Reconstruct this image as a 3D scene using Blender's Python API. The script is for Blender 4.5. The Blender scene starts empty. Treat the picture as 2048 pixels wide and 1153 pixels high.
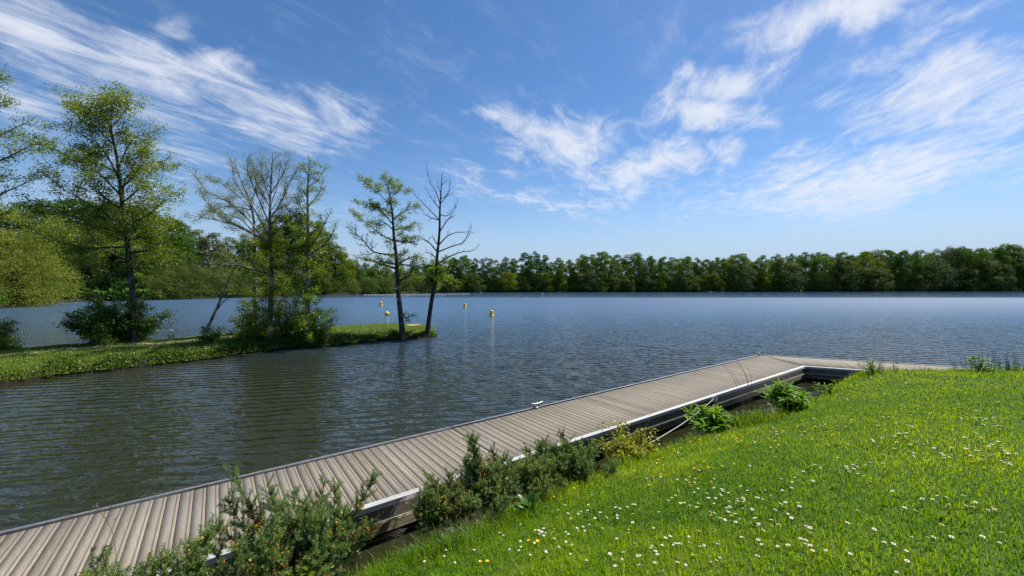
import bpy, math, random
import numpy as np
from mathutils import Vector, Matrix

R = math.radians
C = bpy.context.scene.collection
rng = np.random.default_rng(7)
EYE = 3.3            # eye height above the water (water at z = 0)
F = 805.0            # focal length in photo pixels (2048 wide)
HOR = 570.0          # horizon row in the photo

# ------------------------------------------------------------------ camera, sky, sun
scene = bpy.context.scene
cam_d = bpy.data.cameras.new('camera')
cam = bpy.data.objects.new('camera', cam_d); C.objects.link(cam)
cam.location = (0, 0, EYE); cam.rotation_euler = (R(90), 0, 0)
cam_d.sensor_width = 36.0; cam_d.lens = F / 2048 * 36.0
cam_d.shift_y = -(576.5 - HOR) / 2048
cam_d.clip_start = 0.05; cam_d.clip_end = 9000
scene.camera = cam
scene.view_settings.view_transform = 'Standard'
scene.view_settings.look = 'None'
scene.view_settings.exposure = 0.85
scene.view_settings.gamma = 1.0
scene.render.engine = 'CYCLES'
scene.cycles.max_bounces = 8
scene.cycles.transparent_max_bounces = 8
scene.cycles.sample_clamp_indirect = 4.0

SUN_AZ, SUN_EL = R(54), R(57)          # azimuth clockwise from the view direction (+Y)
sun_dir = Vector((math.sin(SUN_AZ) * math.cos(SUN_EL), math.cos(SUN_AZ) * math.cos(SUN_EL), math.sin(SUN_EL)))
sl = bpy.data.lights.new('sun', 'SUN'); sl.energy = 4.2; sl.angle = R(0.53); sl.color = (1.0, 0.955, 0.88)
so = bpy.data.objects.new('sun', sl); C.objects.link(so)
so.rotation_euler = sun_dir.to_track_quat('Z', 'Y').to_euler(); so.location = (30, 30, 60)


class NT:
    """small helper for node trees"""
    def __init__(self, tree):
        self.t = tree; tree.nodes.clear()
    def n(self, kind, **kw):
        nd = self.t.nodes.new(kind)
        for k, v in kw.items():
            if k in nd.inputs.keys() if isinstance(k, str) else False:
                pass
            setattr(nd, k, v)
        return nd
    def l(self, a, b):
        self.t.links.new(a, b)
    def val(self, sock, v):
        if hasattr(v, 'is_output') or isinstance(v, bpy.types.NodeSocket): self.l(v, sock)
        else: sock.default_value = v
    def math(self, op, a, b=0.0, c=None, clamp=False):
        nd = self.n('ShaderNodeMath', operation=op, use_clamp=clamp)
        self.val(nd.inputs[0], a); self.val(nd.inputs[1], b)
        if c is not None: self.val(nd.inputs[2], c)
        return nd.outputs[0]
    def ramp(self, v, a, b, lo=0.0, hi=1.0, smooth=True):
        nd = self.n('ShaderNodeMapRange', interpolation_type='SMOOTHSTEP' if smooth else 'LINEAR')
        self.val(nd.inputs[0], v); self.val(nd.inputs[1], a); self.val(nd.inputs[2], b); self.val(nd.inputs[3], lo); self.val(nd.inputs[4], hi)
        return nd.outputs[0]
    def mix(self, f, a, b, blend='MIX'):
        nd = self.n('ShaderNodeMix', data_type='RGBA', blend_type=blend)
        self.val(nd.inputs[0], f)
        self.val(nd.inputs[6], a if isinstance(a, bpy.types.NodeSocket) else (*a, 1)[:4])
        self.val(nd.inputs[7], b if isinstance(b, bpy.types.NodeSocket) else (*b, 1)[:4])
        return nd.outputs[2]
    def noise(self, vec, scale, detail=4, rough=0.55, dist=0.0):
        nd = self.n('ShaderNodeTexNoise')
        if vec is not None: self.l(vec, nd.inputs['Vector'])
        nd.inputs['Scale'].default_value = scale; nd.inputs['Detail'].default_value = detail
        nd.inputs['Roughness'].default_value = rough; nd.inputs['Distortion'].default_value = dist
        return nd
    def comb(self, x, y, z=0.0):
        nd = self.n('ShaderNodeCombineXYZ')
        for i, v in enumerate((x, y, z)): self.val(nd.inputs[i], v)
        return nd.outputs[0]
    def vmul(self, v, s):
        nd = self.n('ShaderNodeVectorMath', operation='MULTIPLY'); self.l(v, nd.inputs[0]); nd.inputs[1].default_value = s
        return nd.outputs[0]
    def mapping(self, v, loc=(0, 0, 0), rot=(0, 0, 0), scale=(1, 1, 1), kind='POINT'):
        nd = self.n('ShaderNodeMapping', vector_type=kind); self.l(v, nd.inputs[0])
        nd.inputs['Location'].default_value = loc; nd.inputs['Rotation'].default_value = rot; nd.inputs['Scale'].default_value = scale
        return nd.outputs[0]


# --- world: Nishita sky with a layer of cirrus placed by direction
world = bpy.data.worlds.new('World'); scene.world = world; world.use_nodes = True
w = NT(world.node_tree)
sky = w.n('ShaderNodeTexSky', sky_type='NISHITA')
sky.sun_disc = False; sky.sun_elevation = SUN_EL; sky.sun_rotation = SUN_AZ
sky.altitude = 50; sky.air_density = 1.0; sky.dust_density = 0.2; sky.ozone_density = 4.0
tc = w.n('ShaderNodeTexCoord')
sep = w.n('ShaderNodeSeparateXYZ'); w.l(tc.outputs['Generated'], sep.inputs[0])
ys = w.math('MAXIMUM', sep.outputs[1], 0.05); zs = w.math('MAXIMUM', sep.outputs[2], 0.02)
ab = w.comb(w.math('DIVIDE', sep.outputs[0], ys), w.math('DIVIDE', sep.outputs[2], ys))
pl = w.comb(w.math('DIVIDE', sep.outputs[0], zs), w.math('DIVIDE', sep.outputs[1], zs))
# warp the places of the clouds a little so that no outline is an ellipse
wn = w.noise(ab, 3.0, 5, 0.6)
wv = w.n('ShaderNodeVectorMath', operation='SUBTRACT'); w.l(wn.outputs['Color'], wv.inputs[0]); wv.inputs[1].default_value = (.5, .5, .5)
wm = w.vmul(wv.outputs[0], (0.34, 0.24, 0.0))
wa = w.n('ShaderNodeVectorMath', operation='ADD'); w.l(ab, wa.inputs[0]); w.l(wm, wa.inputs[1])
abw = wa.outputs[0]
CLOUDS = [  # photo px centre, half length, half width, tilt, strength
    (60, 60, 300, 100, -18, .85), (330, 150, 320, 85, -22, 1.0), (560, 235, 260, 75, -14, .95), (250, 190, 420, 150, -16, .52), (460, 145, 95, 60, -25, .95),
    (30, 200, 260, 120, -8, .55), (300, 310, 330, 70, -6, .40), (670, 262, 120, 34, -4, .85), (360, 70, 110, 60, 40, .55), (200, 370, 300, 40, 0, .45),
    (1110, 285, 215, 85, -10, 1.02), (980, 245, 100, 30, -22, .85), (1400, 232, 200, 48, 6, 1.02), (1430, 170, 190, 56, 16, .95),
    (1350, 150, 60, 40, 40, .9), (1290, 342, 180, 52, 12, .9), (1440, 310, 80, 42, 35, .8), (1080, 400, 190, 22, -9, .7),
    (1250, 380, 240, 30, 4, .62), (1660, 25, 260, 70, 12, 1.05), (1890, 190, 300, 110, 20, 1.05), (1730, 365, 460, 75, 9, 1.05),
    (2010, 200, 160, 130, 0, .75), (1600, 290, 110, 26, 5, .62), (1830, 80, 280, 40, 25, .62), (1750, 450, 420, 50, 3, .42),
    (930, 365, 90, 50, 0, .5), (1560, 130, 200, 60, 25, .5), (600, 400, 240, 40, -3, .40), (1620, 330, 240, 60, 8, .6)]
mask = None
for (cx, cy, hl, hw, ang, st) in CLOUDS:
    m_ = w.mapping(abw, ((cx - 1024) / F, (HOR - cy) / F, 0), (0, 0, R(ang)), (hl * 1.25 / F, hw * 1.35 / F, 1), 'TEXTURE')
    ln = w.n('ShaderNodeVectorMath', operation='LENGTH'); w.l(m_, ln.inputs[0])
    g = w.ramp(ln.outputs['Value'], 0.0, 1.0, st, 0.0)
    mask = g if mask is None else w.math('SMOOTH_MAX', mask, g, 0.25)
wind = math.atan2(1.0, 0.38)
al = w.mapping(pl, (0, 0, 0), (0, 0, -wind), (1, 1, 1))
fib = w.noise(w.vmul(al, (0.60, 2.3, 1)), 1.5, 9, 0.60, 0.8)
puf = w.noise(w.vmul(al, (1.0, 1.9, 1)), 2.3, 10, 0.68, 1.1)
tex = w.math('ADD', w.math('MULTIPLY', fib.outputs[0], 0.38), w.math('MULTIPLY', puf.outputs[0], 0.62))
dn = w.math('ADD', mask, w.math('MULTIPLY', w.math('SUBTRACT', tex, 0.5), 3.0))
front = w.ramp(sep.outputs[1], 0.05, 0.3)
dens = w.math('MULTIPLY', w.ramp(dn, 0.12, 1.30), w.math('MULTIPLY', w.ramp(mask, 0.02, 0.4), front))
gen = w.math('MULTIPLY', w.ramp(tex, 0.5, 0.75, 0, 0.5), w.math('SUBTRACT', 1.0, front))   # thin cirrus behind the viewer
dens = w.math('MULTIPLY', w.math('ADD', dens, gen), w.ramp(sep.outputs[2], 0.04, 0.2))
hsv = w.n('ShaderNodeHueSaturation'); hsv.inputs['Saturation'].default_value = 1.22; hsv.inputs['Value'].default_value = 0.78; w.l(sky.outputs[0], hsv.inputs['Color'])
tint = w.mix(1.0, hsv.outputs[0], (.98, .83, .81), 'MULTIPLY')
tint = w.mix(w.ramp(sep.outputs[2], 0.0, 0.22, 0.88, 0.0), tint, (1.72, 2.48, 3.55))
col = w.mix(w.math('MULTIPLY', dens, 0.9), tint, (4.0, 4.2, 4.65))
bg = w.n('ShaderNodeBackground'); bg.inputs['Strength'].default_value = 0.115
w.l(col, bg.inputs['Color'])
wo = w.n('ShaderNodeOutputWorld'); w.l(bg.outputs[0], wo.inputs[0])


# ------------------------------------------------------------------ helpers
def px(x, y, depth):
    """a real place seen at photo pixel (x, y), `depth` metres out from the viewer"""
    return np.array([(x - 1024) / F * depth, depth, EYE + (HOR - y) / F * depth])


def tag(o, label=None, cat=None, group=None, kind=None):
    if label: o['label'] = label
    if cat: o['category'] = cat
    if group: o['group'] = group
    if kind: o['kind'] = kind
    return o


def thing(name, loc, label, cat, group=None, rz=0.0):
    o = bpy.data.objects.new(name, None); C.objects.link(o)
    o.empty_display_size = 0.2
    o.location = tuple(float(v) for v in loc); o.rotation_euler = (0, 0, rz)
    return tag(o, label, cat, group)


def dup(root, name=None):
    c = root.copy(); C.objects.link(c)
    for ch in list(root.children):
        k = ch.copy(); C.objects.link(k); k.parent = c
        for g in ch.children:
            q = g.copy(); C.objects.link(q); q.parent = k
    return c


class MB:
    """collects faces and links them as one mesh object"""
    def __init__(self):
        self.v = []; self.loops = []; self.cnt = []; self.mat = []; self.tint = []; self.nv = 0
    def add(self, V, Fs, mat=0, tint=0.5):
        V = np.asarray(V, float).reshape(-1, 3); Fs = np.asarray(Fs, int)
        self.v.append(V); self.loops.append((Fs + self.nv).ravel())
        self.cnt.append(np.full(len(Fs), Fs.shape[1])); self.mat.append(np.full(len(Fs), mat))
        t = np.asarray(tint, float)
        self.tint.append(np.full(len(V), float(t)) if t.ndim == 0 else t)
        self.nv += len(V)
    def box(self, x0, x1, y0, y1, z0, z1, mat=0, M=None, tint=0.5):
        V = np.array([(x, y, z) for z in (z0, z1) for y in (y0, y1) for x in (x0, x1)], float)
        if M is not None: V = V @ M[:3, :3].T + M[:3, 3]
        self.add(V, [(0, 2, 3, 1), (4, 5, 7, 6), (0, 1, 5, 4), (2, 6, 7, 3), (0, 4, 6, 2), (1, 3, 7, 5)], mat, tint)
    def prism(self, poly, z0, z1, mat=0, tint=0.5):
        n = len(poly); V = [(x, y, z0) for x, y in poly] + [(x, y, z1) for x, y in poly]
        self.add(V, [[i, (i + 1) % n, (i + 1) % n + n, i + n] for i in range(n)], mat, tint)
        self.add(V[n:], [list(range(n))], mat, tint); self.add(V[:n], [list(range(n))[::-1]], mat, tint)
    def tube(self, P, r, sides=5, mat=0, cap=True, tint=0.5):
        P = np.asarray(P, float); n = len(P)
        r = np.broadcast_to(np.asarray(r, float), (n,))
        T = np.gradient(P, axis=0); T /= np.linalg.norm(T, axis=1)[:, None] + 1e-9
        ref = np.array([0.3, 0.9, 0.31]) if abs(T[:, 2]).mean() > 0.6 else np.array([0.05, 0.1, 1.0])
        A = np.cross(T, ref); A /= np.linalg.norm(A, axis=1)[:, None] + 1e-9
        B = np.cross(T, A)
        th = np.linspace(0, 2 * np.pi, sides, endpoint=False)
        V = P[:, None] + r[:, None, None] * (np.cos(th)[None, :, None] * A[:, None] + np.sin(th)[None, :, None] * B[:, None])
        i = np.arange(n - 1)[:, None] * sides; j = np.arange(sides)[None]; jn = (j + 1) % sides
        self.add(V.reshape(-1, 3), np.stack([i + j, i + jn, i + sides + jn, i + sides + j], -1).reshape(-1, 4), mat, tint)
        if cap:
            self.add(V[0], [list(range(sides))], mat, tint); self.add(V[-1], [list(range(sides))[::-1]], mat, tint)
    def lathe(self, prof, sides=16, mat=0, M=None, tint=0.5):
        prof = np.asarray(prof, float); n = len(prof); th = np.linspace(0, 2 * np.pi, sides, endpoint=False)
        V = np.stack([prof[:, 0:1] * np.cos(th), prof[:, 0:1] * np.sin(th), np.repeat(prof[:, 1:2], sides, 1)], -1).reshape(-1, 3)
        if M is not None: V = V @ M[:3, :3].T + M[:3, 3]
        i = np.arange(n - 1)[:, None] * sides; j = np.arange(sides)[None]; jn = (j + 1) % sides
        self.add(V, np.stack([i + j, i + jn, i + sides + jn, i + sides + j], -1).reshape(-1, 4), mat, tint)
    def leaves(self, c, nrm, size, aspect=0.6, mat=0, tint=None, droop=None, along=None):
        """rhombic leaves: centres, normals, lengths"""
        c = np.asarray(c, float); N = len(c)
        if N == 0: return
        nrm = nrm / (np.linalg.norm(nrm, axis=1)[:, None] + 1e-9)
        t = rng.normal(size=(N, 3)) if along is None else along
        t = t - (t * nrm).sum(1)[:, None] * nrm; t /= np.linalg.norm(t, axis=1)[:, None] + 1e-9
        b = np.cross(nrm, t); s = np.broadcast_to(np.asarray(size, float), (N,))[:, None]
        V = np.stack([c - t * s * .5, c + b * s * aspect * .5 + nrm * s * .06, c + t * s * .5, c - b * s * aspect * .5 + nrm * s * .06], 1).reshape(-1, 3)
        tn = rng.random(N) if tint is None else tint
        self.add(V, np.arange(N * 4).reshape(-1, 4), mat, np.repeat(tn, 4))
    def build(self, name, mats, parent=None, smooth=False):
        me = bpy.data.meshes.new(name)
        V = np.concatenate(self.v); L = np.concatenate(self.loops); cn = np.concatenate(self.cnt)
        me.vertices.add(len(V)); me.vertices.foreach_set('co', V.astype(np.float32).ravel())
        me.loops.add(len(L)); me.loops.foreach_set('vertex_index', L.astype(np.int32))
        me.polygons.add(len(cn)); me.polygons.foreach_set('loop_start', np.concatenate([[0], np.cumsum(cn)[:-1]]).astype(np.int32))
        me.polygons.foreach_set('material_index', np.concatenate(self.mat).astype(np.int32))
        if smooth: me.polygons.foreach_set('use_smooth', np.ones(len(cn), bool))
        me.update(calc_edges=True)
        at = me.attributes.new('tint', 'FLOAT', 'POINT'); at.data.foreach_set('value', np.concatenate(self.tint).astype(np.float32))
        for m in (mats if isinstance(mats, (list, tuple)) else [mats]): me.materials.append(m)
        o = bpy.data.objects.new(name, me); C.objects.link(o)
        if parent is not None: o.parent = parent
        return o


def vnoise(x, y, s=1.0, seed=0):
    """cheap smooth 2-D noise, about -1..1"""
    q = np.random.default_rng(seed); out = np.zeros_like(np.asarray(x, float)); amp = 0
    for k in range(7):
        a = q.uniform(0, 2 * np.pi); f = s * q.uniform(.6, 2.4); ph = q.uniform(0, 6.28); am = 1 / (1 + .35 * k)
        out = out + am * np.sin(f * (x * np.cos(a) + y * np.sin(a)) + ph + 1.3 * np.sin(f * .53 * (x * np.sin(a) - y * np.cos(a)) + ph * 2)); amp += am
    return out / amp * 1.6


# ------------------------------------------------------------------ materials
def new_mat(name):
    m = bpy.data.materials.new(name); m.use_nodes = True
    return m, NT(m.node_tree)


def out_(t, sh):
    o = t.n('ShaderNodeOutputMaterial'); t.l(sh, o.inputs[0]); return o


def pbsdf(t, color, rough=0.6, spec=0.4, metal=0.0, normal=None):
    p = t.n('ShaderNodeBsdfPrincipled')
    if isinstance(color, bpy.types.NodeSocket): t.l(color, p.inputs['Base Color'])
    else: p.inputs['Base Color'].default_value = (*color, 1)
    t.val(p.inputs['Roughness'], rough)
    p.inputs['Specular IOR Level'].default_value = spec; p.inputs['Metallic'].default_value = metal
    if normal is not None: t.l(normal, p.inputs['Normal'])
    return p


def leaf_mat(name, a, b, trans=0.4, rough=0.5, spec=0.3, vary=0.25):
    """two leaf colours mixed leaf by leaf; every plant a little different"""
    m, t = new_mat(name)
    at = t.n('ShaderNodeAttribute', attribute_name='tint')
    oi = t.n('ShaderNodeObjectInfo')
    c = t.mix(at.outputs['Fac'], a, b)
    h = t.n('ShaderNodeHueSaturation'); t.l(c, h.inputs['Color'])
    t.l(t.ramp(oi.outputs['Random'], 0, 1, 1 - vary, 1 + vary, False), h.inputs['Value'])
    t.l(t.ramp(oi.outputs['Random'], 0, 1, 0.515, 0.485, False), h.inputs['Hue'])
    p = pbsdf(t, h.outputs[0], rough, spec)
    tr = t.n('ShaderNodeBsdfTranslucent')
    h2 = t.n('ShaderNodeHueSaturation'); t.l(h.outputs[0], h2.inputs['Color']); h2.inputs['Saturation'].default_value = 1.1; h2.inputs['Value'].default_value = 1.5; h2.inputs['Hue'].default_value = 0.485
    t.l(h2.outputs[0], tr.inputs['Color'])
    mx = t.n('ShaderNodeMixShader'); mx.inputs[0].default_value = trans
    t.l(p.outputs[0], mx.inputs[1]); t.l(tr.outputs[0], mx.inputs[2]); out_(t, mx.outputs[0])
    return m


def bark_mat(name, dark, light, patch=0.55, scale=5.0):
    m, t = new_mat(name); g = t.n('ShaderNodeTexCoord')
    n1 = t.noise(t.vmul(g.outputs['Object'], (1, 1, .35)), scale * 1.3, 5, .65)
    n2 = t.noise(g.outputs['Object'], scale * .5, 4, .6)
    c = t.mix(t.ramp(n2.outputs[0], patch - .07, patch + .1), dark, light)
    c = t.mix(t.ramp(n1.outputs[0], .35, .65), t.mix(.55, c, (.012, .011, .01)), c)
    b = t.n('ShaderNodeBump'); b.inputs['Strength'].default_value = .6; b.inputs['Distance'].default_value = .03; t.l(n1.outputs[0], b.inputs['Height'])
    out_(t, pbsdf(t, c, .85, .2, normal=b.outputs[0]).outputs[0]); return m


def simple_mat(name, a, b=None, scale=6.0, rough=.6, spec=.4, metal=0.0, bump=0.0, stretch=(1, 1, 1)):
    m, t = new_mat(name); g = t.n('ShaderNodeTexCoord')
    n = t.noise(t.vmul(g.outputs['Object'], stretch), scale, 5, .6)
    c = t.mix(t.ramp(n.outputs[0], .35, .65), a, b or tuple(v * .75 for v in a))
    nm = None
    if bump:
        bp = t.n('ShaderNodeBump'); bp.inputs['Strength'].default_value = bump; bp.inputs['Distance'].default_value = .01; t.l(n.outputs[0], bp.inputs['Height']); nm = bp.outputs[0]
    out_(t, pbsdf(t, c, rough, spec, metal, nm).outputs[0]); return m


M = {}
M['alder'] = leaf_mat('alder leaf', (.060, .125, .012), (.175, .245, .026), .45, .42, .4, .08)
M['alder_bright'] = leaf_mat('young alder leaf', (.085, .155, .009), (.200, .255, .020), .45, .45, .35, .08)
M['sparse'] = leaf_mat('thin leaf', (.085, .120, .024), (.180, .210, .045), .4, .5, .3, .08)
M['oak'] = leaf_mat('oak leaf', (.034, .094, .015), (.098, .186, .026), .3, .7, .08, .22)
M['mid'] = leaf_mat('mid green leaf', (.048, .118, .017), (.122, .205, .030), .35, .7, .08, .22)
M['lime'] = leaf_mat('fresh green leaf', (.065, .120, .010), (.150, .195, .020), .42, .7, .08, .2)
M['willow'] = leaf_mat('willow leaf', (.105, .145, .022), (.185, .225, .038), .35, .7, .08, .15)
M['olive'] = leaf_mat('olive willow leaf', (.070, .105, .024), (.135, .165, .042), .3, .7, .08, .2)
M['grey'] = leaf_mat('grey willow leaf', (.060, .095, .032), (.115, .155, .050), .3, .7, .08, .2)
M['shrub'] = leaf_mat('shrub leaf', (.034, .082, .010), (.100, .160, .018), .35, .42, .4, .15)
M['gorse'] = leaf_mat('gorse spine', (.105, .180, .052), (.230, .330, .110), .4, .55, .3, .1)
M['gorse_tip'] = leaf_mat('gorse sunlit new growth', (.125, .205, .040), (.260, .360, .085), .4, .55, .3, .1)  # new growth; its colour also carries the sunlight on the shoot tips
M['gorse_brown'] = leaf_mat('gorse old spine', (.050, .040, .018), (.090, .075, .028), .15, .6, .2, .1)
M['gorse_flower'] = leaf_mat('gorse flower', (.42, .20, .03), (.62, .36, .05), .25, .6, .2, .1)
M['plant'] = leaf_mat('fleshy leaf', (.060, .170, .008), (.150, .290, .020), .42, .55, .15, .1)
M['dockleaf'] = leaf_mat('dock leaf', (.040, .110, .012), (.085, .170, .030), .35, .35, .5, .1)
M['yellowbush'] = leaf_mat('yellow green leaf', (.160, .200, .012), (.320, .330, .020), .4, .45, .35, .1)
M['grass'] = leaf_mat('grass blade', (.078, .198, .006), (.275, .385, .015), .45, .6, .10, .0)
M['longgrass'] = leaf_mat('long grass blade', (.060, .140, .010), (.170, .240, .024), .4, .4, .4, .05)
M['drygrass'] = leaf_mat('dry stem', (.16, .11, .07), (.30, .23, .14), .2, .6, .2, .05)
M['weed'] = leaf_mat('grey green weed', (.060, .120, .030), (.120, .180, .050), .3, .55, .3, .1)
M['petal'] = leaf_mat('white petal', (.66, .64, .62), (.76, .75, .72), .25, .6, .2, .0)
M['disc'] = leaf_mat('yellow disc', (.72, .45, .03), (.80, .55, .04), .1, .6, .2, .0)
M['butter'] = leaf_mat('buttercup petal', (.80, .50, .01), (.85, .60, .02), .2, .35, .5, .0)
M['stem'] = leaf_mat('flower stem', (.05, .11, .015), (.09, .15, .02), .3, .5, .3, .0)
M['bark'] = bark_mat('alder bark', (.060, .052, .044), (.30, .28, .24), .60)
M['bark_pale'] = bark_mat('lichen bark', (.085, .075, .060), (.36, .34, .29), .5)
M['bark_dark'] = bark_mat('dead bark', (.045, .040, .036), (.20, .18, .16), .62)
M['bark_far'] = bark_mat('woodland bark', (.050, .042, .034), (.14, .12, .10), .55, 2.0)
M['stem_wood'] = simple_mat('shrub wood', (.075, .055, .035), (.045, .032, .022), 20, .8, .2)
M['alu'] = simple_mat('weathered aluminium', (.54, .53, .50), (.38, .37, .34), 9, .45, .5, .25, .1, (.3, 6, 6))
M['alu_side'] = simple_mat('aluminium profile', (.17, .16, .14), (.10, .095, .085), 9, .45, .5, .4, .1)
M['beam'] = simple_mat('weathered beam', (.20, .165, .105), (.10, .092, .055), 4, .8, .25, 0, .5, (1, 8, 8))
M['ridge'] = simple_mat('worn timber ridge', (.42, .36, .24), (.26, .22, .14), 5, .8, .2, 0, .4, (1, 8, 8))
M['float'] = simple_mat('dark float', (.020, .022, .024), (.012, .013, .014), 5, .5, .4)
M['steel'] = simple_mat('galvanised steel', (.40, .40, .40), (.27, .27, .27), 14, .38, .5, .7)
M['rope'] = simple_mat('pale rope', (.52, .49, .42), (.34, .31, .26), 60, .85, .2, 0, .5)
M['buoy'] = simple_mat('yellow plastic', (.80, .47, .01), (.72, .40, .01), 3, .35, .5)
M['white_plastic'] = simple_mat('white plastic', (.80, .80, .76), (.70, .70, .66), 3, .4, .5)
M['post_wood'] = simple_mat('bleached post', (.50, .40, .26), (.34, .26, .17), 9, .8, .2, 0, .4, (3, 3, .6))
M['brick'] = simple_mat('red brick', (.34, .10, .05), (.24, .075, .04), 14, .85, .2)


def deck_mat():
    m, t = new_mat('deck planks'); g = t.n('ShaderNodeTexCoord'); at = t.n('ShaderNodeAttribute', attribute_name='tint')
    ob = g.outputs['Object']
    fine = t.noise(t.vmul(ob, (34, 1.6, 10)), 3.0, 6, .65)
    big = t.noise(ob, .8, 4, .6)
    spots = t.noise(ob, 26, 3, .5)
    c = t.mix(at.outputs['Fac'], (.200, .168, .124), (.300, .254, .194))
    c = t.mix(t.ramp(fine.outputs[0], .3, .7), t.mix(.45, c, (.03, .025, .02)), c)
    c = t.mix(t.math('MULTIPLY', t.ramp(big.outputs[0], .42, .7), .6), c, (.20, .19, .17))
    c = t.mix(t.ramp(spots.outputs[0], .72, .76), c, (.36, .35, .32))
    b = t.n('ShaderNodeBump'); b.inputs['Strength'].default_value = .5; b.inputs['Distance'].default_value = .004; t.l(fine.outputs[0], b.inputs['Height'])
    out_(t, pbsdf(t, c, .75, .25, normal=b.outputs[0]).outputs[0]); return m


def strip_mat():
    m, t = new_mat('pale grip strip'); g = t.n('ShaderNodeTexCoord'); at = t.n('ShaderNodeAttribute', attribute_name='tint')
    fine = t.noise(t.vmul(g.outputs['Object'], (60, 1.4, 10)), 3.0, 6, .65)
    c = t.mix(at.outputs['Fac'], (.245, .205, .150), (.325, .274, .205))
    c = t.mix(t.ramp(fine.outputs[0], .3, .7), t.mix(.35, c, (.05, .04, .03)), c)
    out_(t, pbsdf(t, c, .8, .2).outputs[0]); return m


M['deck'] = deck_mat(); M['strip'] = strip_mat()


def land_mat(name, g1, g2, soil, sand):
    """turf with bare ground where the mesh says so (tint: 0 mud, .5 turf, 1 sand)"""
    m, t = new_mat(name); g = t.n('ShaderNodeTexCoord'); at = t.n('ShaderNodeAttribute', attribute_name='tint')
    n1 = t.noise(g.outputs['Object'], 1.3, 5, .6); n2 = t.noise(g.outputs['Object'], 14, 4, .6)
    c = t.mix(t.ramp(n1.outputs[0], .35, .65), g1, g2)
    c = t.mix(t.math('MULTIPLY', n2.outputs[0], .5), c, tuple(v * .4 for v in g1))
    v = t.math('ADD', at.outputs['Fac'], t.math('MULTIPLY', t.math('SUBTRACT', n2.outputs[0], .5), .35))
    c = t.mix(t.ramp(v, .22, .34), soil, c)
    c = t.mix(t.ramp(v, .68, .84), c, sand)
    b = t.n('ShaderNodeBump'); b.inputs['Strength'].default_value = .7; b.inputs['Distance'].default_value = .06; t.l(n2.outputs[0], b.inputs['Height'])
    out_(t, pbsdf(t, c, .9, .15, normal=b.outputs[0]).outputs[0]); return m


M['lawn'] = land_mat('lawn soil', (.035, .090, .006), (.070, .130, .010), (.016, .013, .008), (.28, .22, .14))
M['bank'] = land_mat('bank turf', (.045, .080, .010), (.085, .115, .016), (.016, .013, .008), (.33, .27, .18))
M['wood_floor'] = land_mat('woodland floor', (.022, .036, .010), (.040, .056, .014), (.018, .016, .010), (.14, .12, .08))
M['bed'] = simple_mat('lake bed', (.04, .04, .02), (.02, .022, .012), .05, .9, .1)


def water_mat():
    m, t = new_mat('lake water'); g = t.n('ShaderNodeTexCoord'); ob = g.outputs['Object']
    s = t.n('ShaderNodeSeparateXYZ'); t.l(ob, s.inputs[0])
    # wind streaks: calmer water in the lee of the far woods, in the cove and behind the spit
    lee = t.math('SUBTRACT', 1.0, t.ramp(s.outputs[1], 96, 112, 0, .95))
    bay = t.ramp(s.outputs[0], -70, -8, .45, 1.0)
    gust = t.ramp(t.noise(t.vmul(ob, (.03, .09, 1)), 1.0, 3, .6).outputs[0], .3, .7, .65, 1.15)
    amp = t.math('MULTIPLY', t.math('MULTIPLY', t.math('MULTIPLY', lee, bay), gust), t.ramp(s.outputs[1], 8, 45, .42, 1.0))
    # small wind waves as a slope field (keeps its size at any distance)
    rot = t.mapping(ob, (0, 0, 0), (0, 0, R(14)), (1, 1, 1))
    sl1 = t.noise(t.vmul(rot, (.75, 1.9, 1)), 1.35, 3, .6, .4)
    sl2 = t.noise(t.vmul(rot, (1.2, 2.4, 1)), 5.2, 2, .55, .2)
    def slope(nd, k):
        v = t.n('ShaderNodeVectorMath', operation='SUBTRACT'); t.l(nd.outputs['Color'], v.inputs[0]); v.inputs[1].default_value = (.5, .5, .5)
        return t.vmul(v.outputs[0], (k * .7, k, 0))
    ad = t.n('ShaderNodeVectorMath', operation='ADD'); t.l(slope(sl1, .50), ad.inputs[0]); t.l(slope(sl2, .46), ad.inputs[1])
    sc = t.n('ShaderNodeVectorMath', operation='SCALE'); t.l(ad.outputs[0], sc.inputs[0]); t.l(amp, sc.inputs['Scale'])
    up = t.n('ShaderNodeVectorMath', operation='ADD'); t.l(sc.outputs[0], up.inputs[0]); up.inputs[1].default_value = (0, 0, 1)
    nm = t.n('ShaderNodeVectorMath', operation='NORMALIZE'); t.l(up.outputs[0], nm.inputs[0])
    # ripple trains near the viewer
    wv = t.n('ShaderNodeTexWave', wave_type='BANDS', bands_direction='Y'); t.l(t.mapping(ob, (0, 0, 0), (0, 0, R(-12)), (1, 1, 1)), wv.inputs['Vector'])
    wv.inputs['Scale'].default_value = .75; wv.inputs['Distortion'].default_value = 5.0; wv.inputs['Detail'].default_value = 2.5; wv.inputs['Detail Scale'].default_value = .7
    wn_ = t.noise(t.vmul(rot, (1, 2.0, 1)), 2.2, 3, .5, .3)
    hgt = t.math('ADD', t.math('MULTIPLY', wv.outputs['Fac'], .022), t.math('MULTIPLY', wn_.outputs[0], .055))
    b = t.n('ShaderNodeBump'); b.inputs['Strength'].default_value = .8; b.inputs['Distance'].default_value = 1.0
    t.l(hgt, b.inputs['Height']); t.l(nm.outputs[0], b.inputs['Normal'])
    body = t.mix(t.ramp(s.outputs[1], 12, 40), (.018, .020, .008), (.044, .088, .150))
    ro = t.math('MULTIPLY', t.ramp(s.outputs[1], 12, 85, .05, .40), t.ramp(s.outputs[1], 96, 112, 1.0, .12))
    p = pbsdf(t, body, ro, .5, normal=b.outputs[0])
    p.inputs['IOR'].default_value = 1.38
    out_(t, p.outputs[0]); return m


M['water'] = water_mat()

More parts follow.
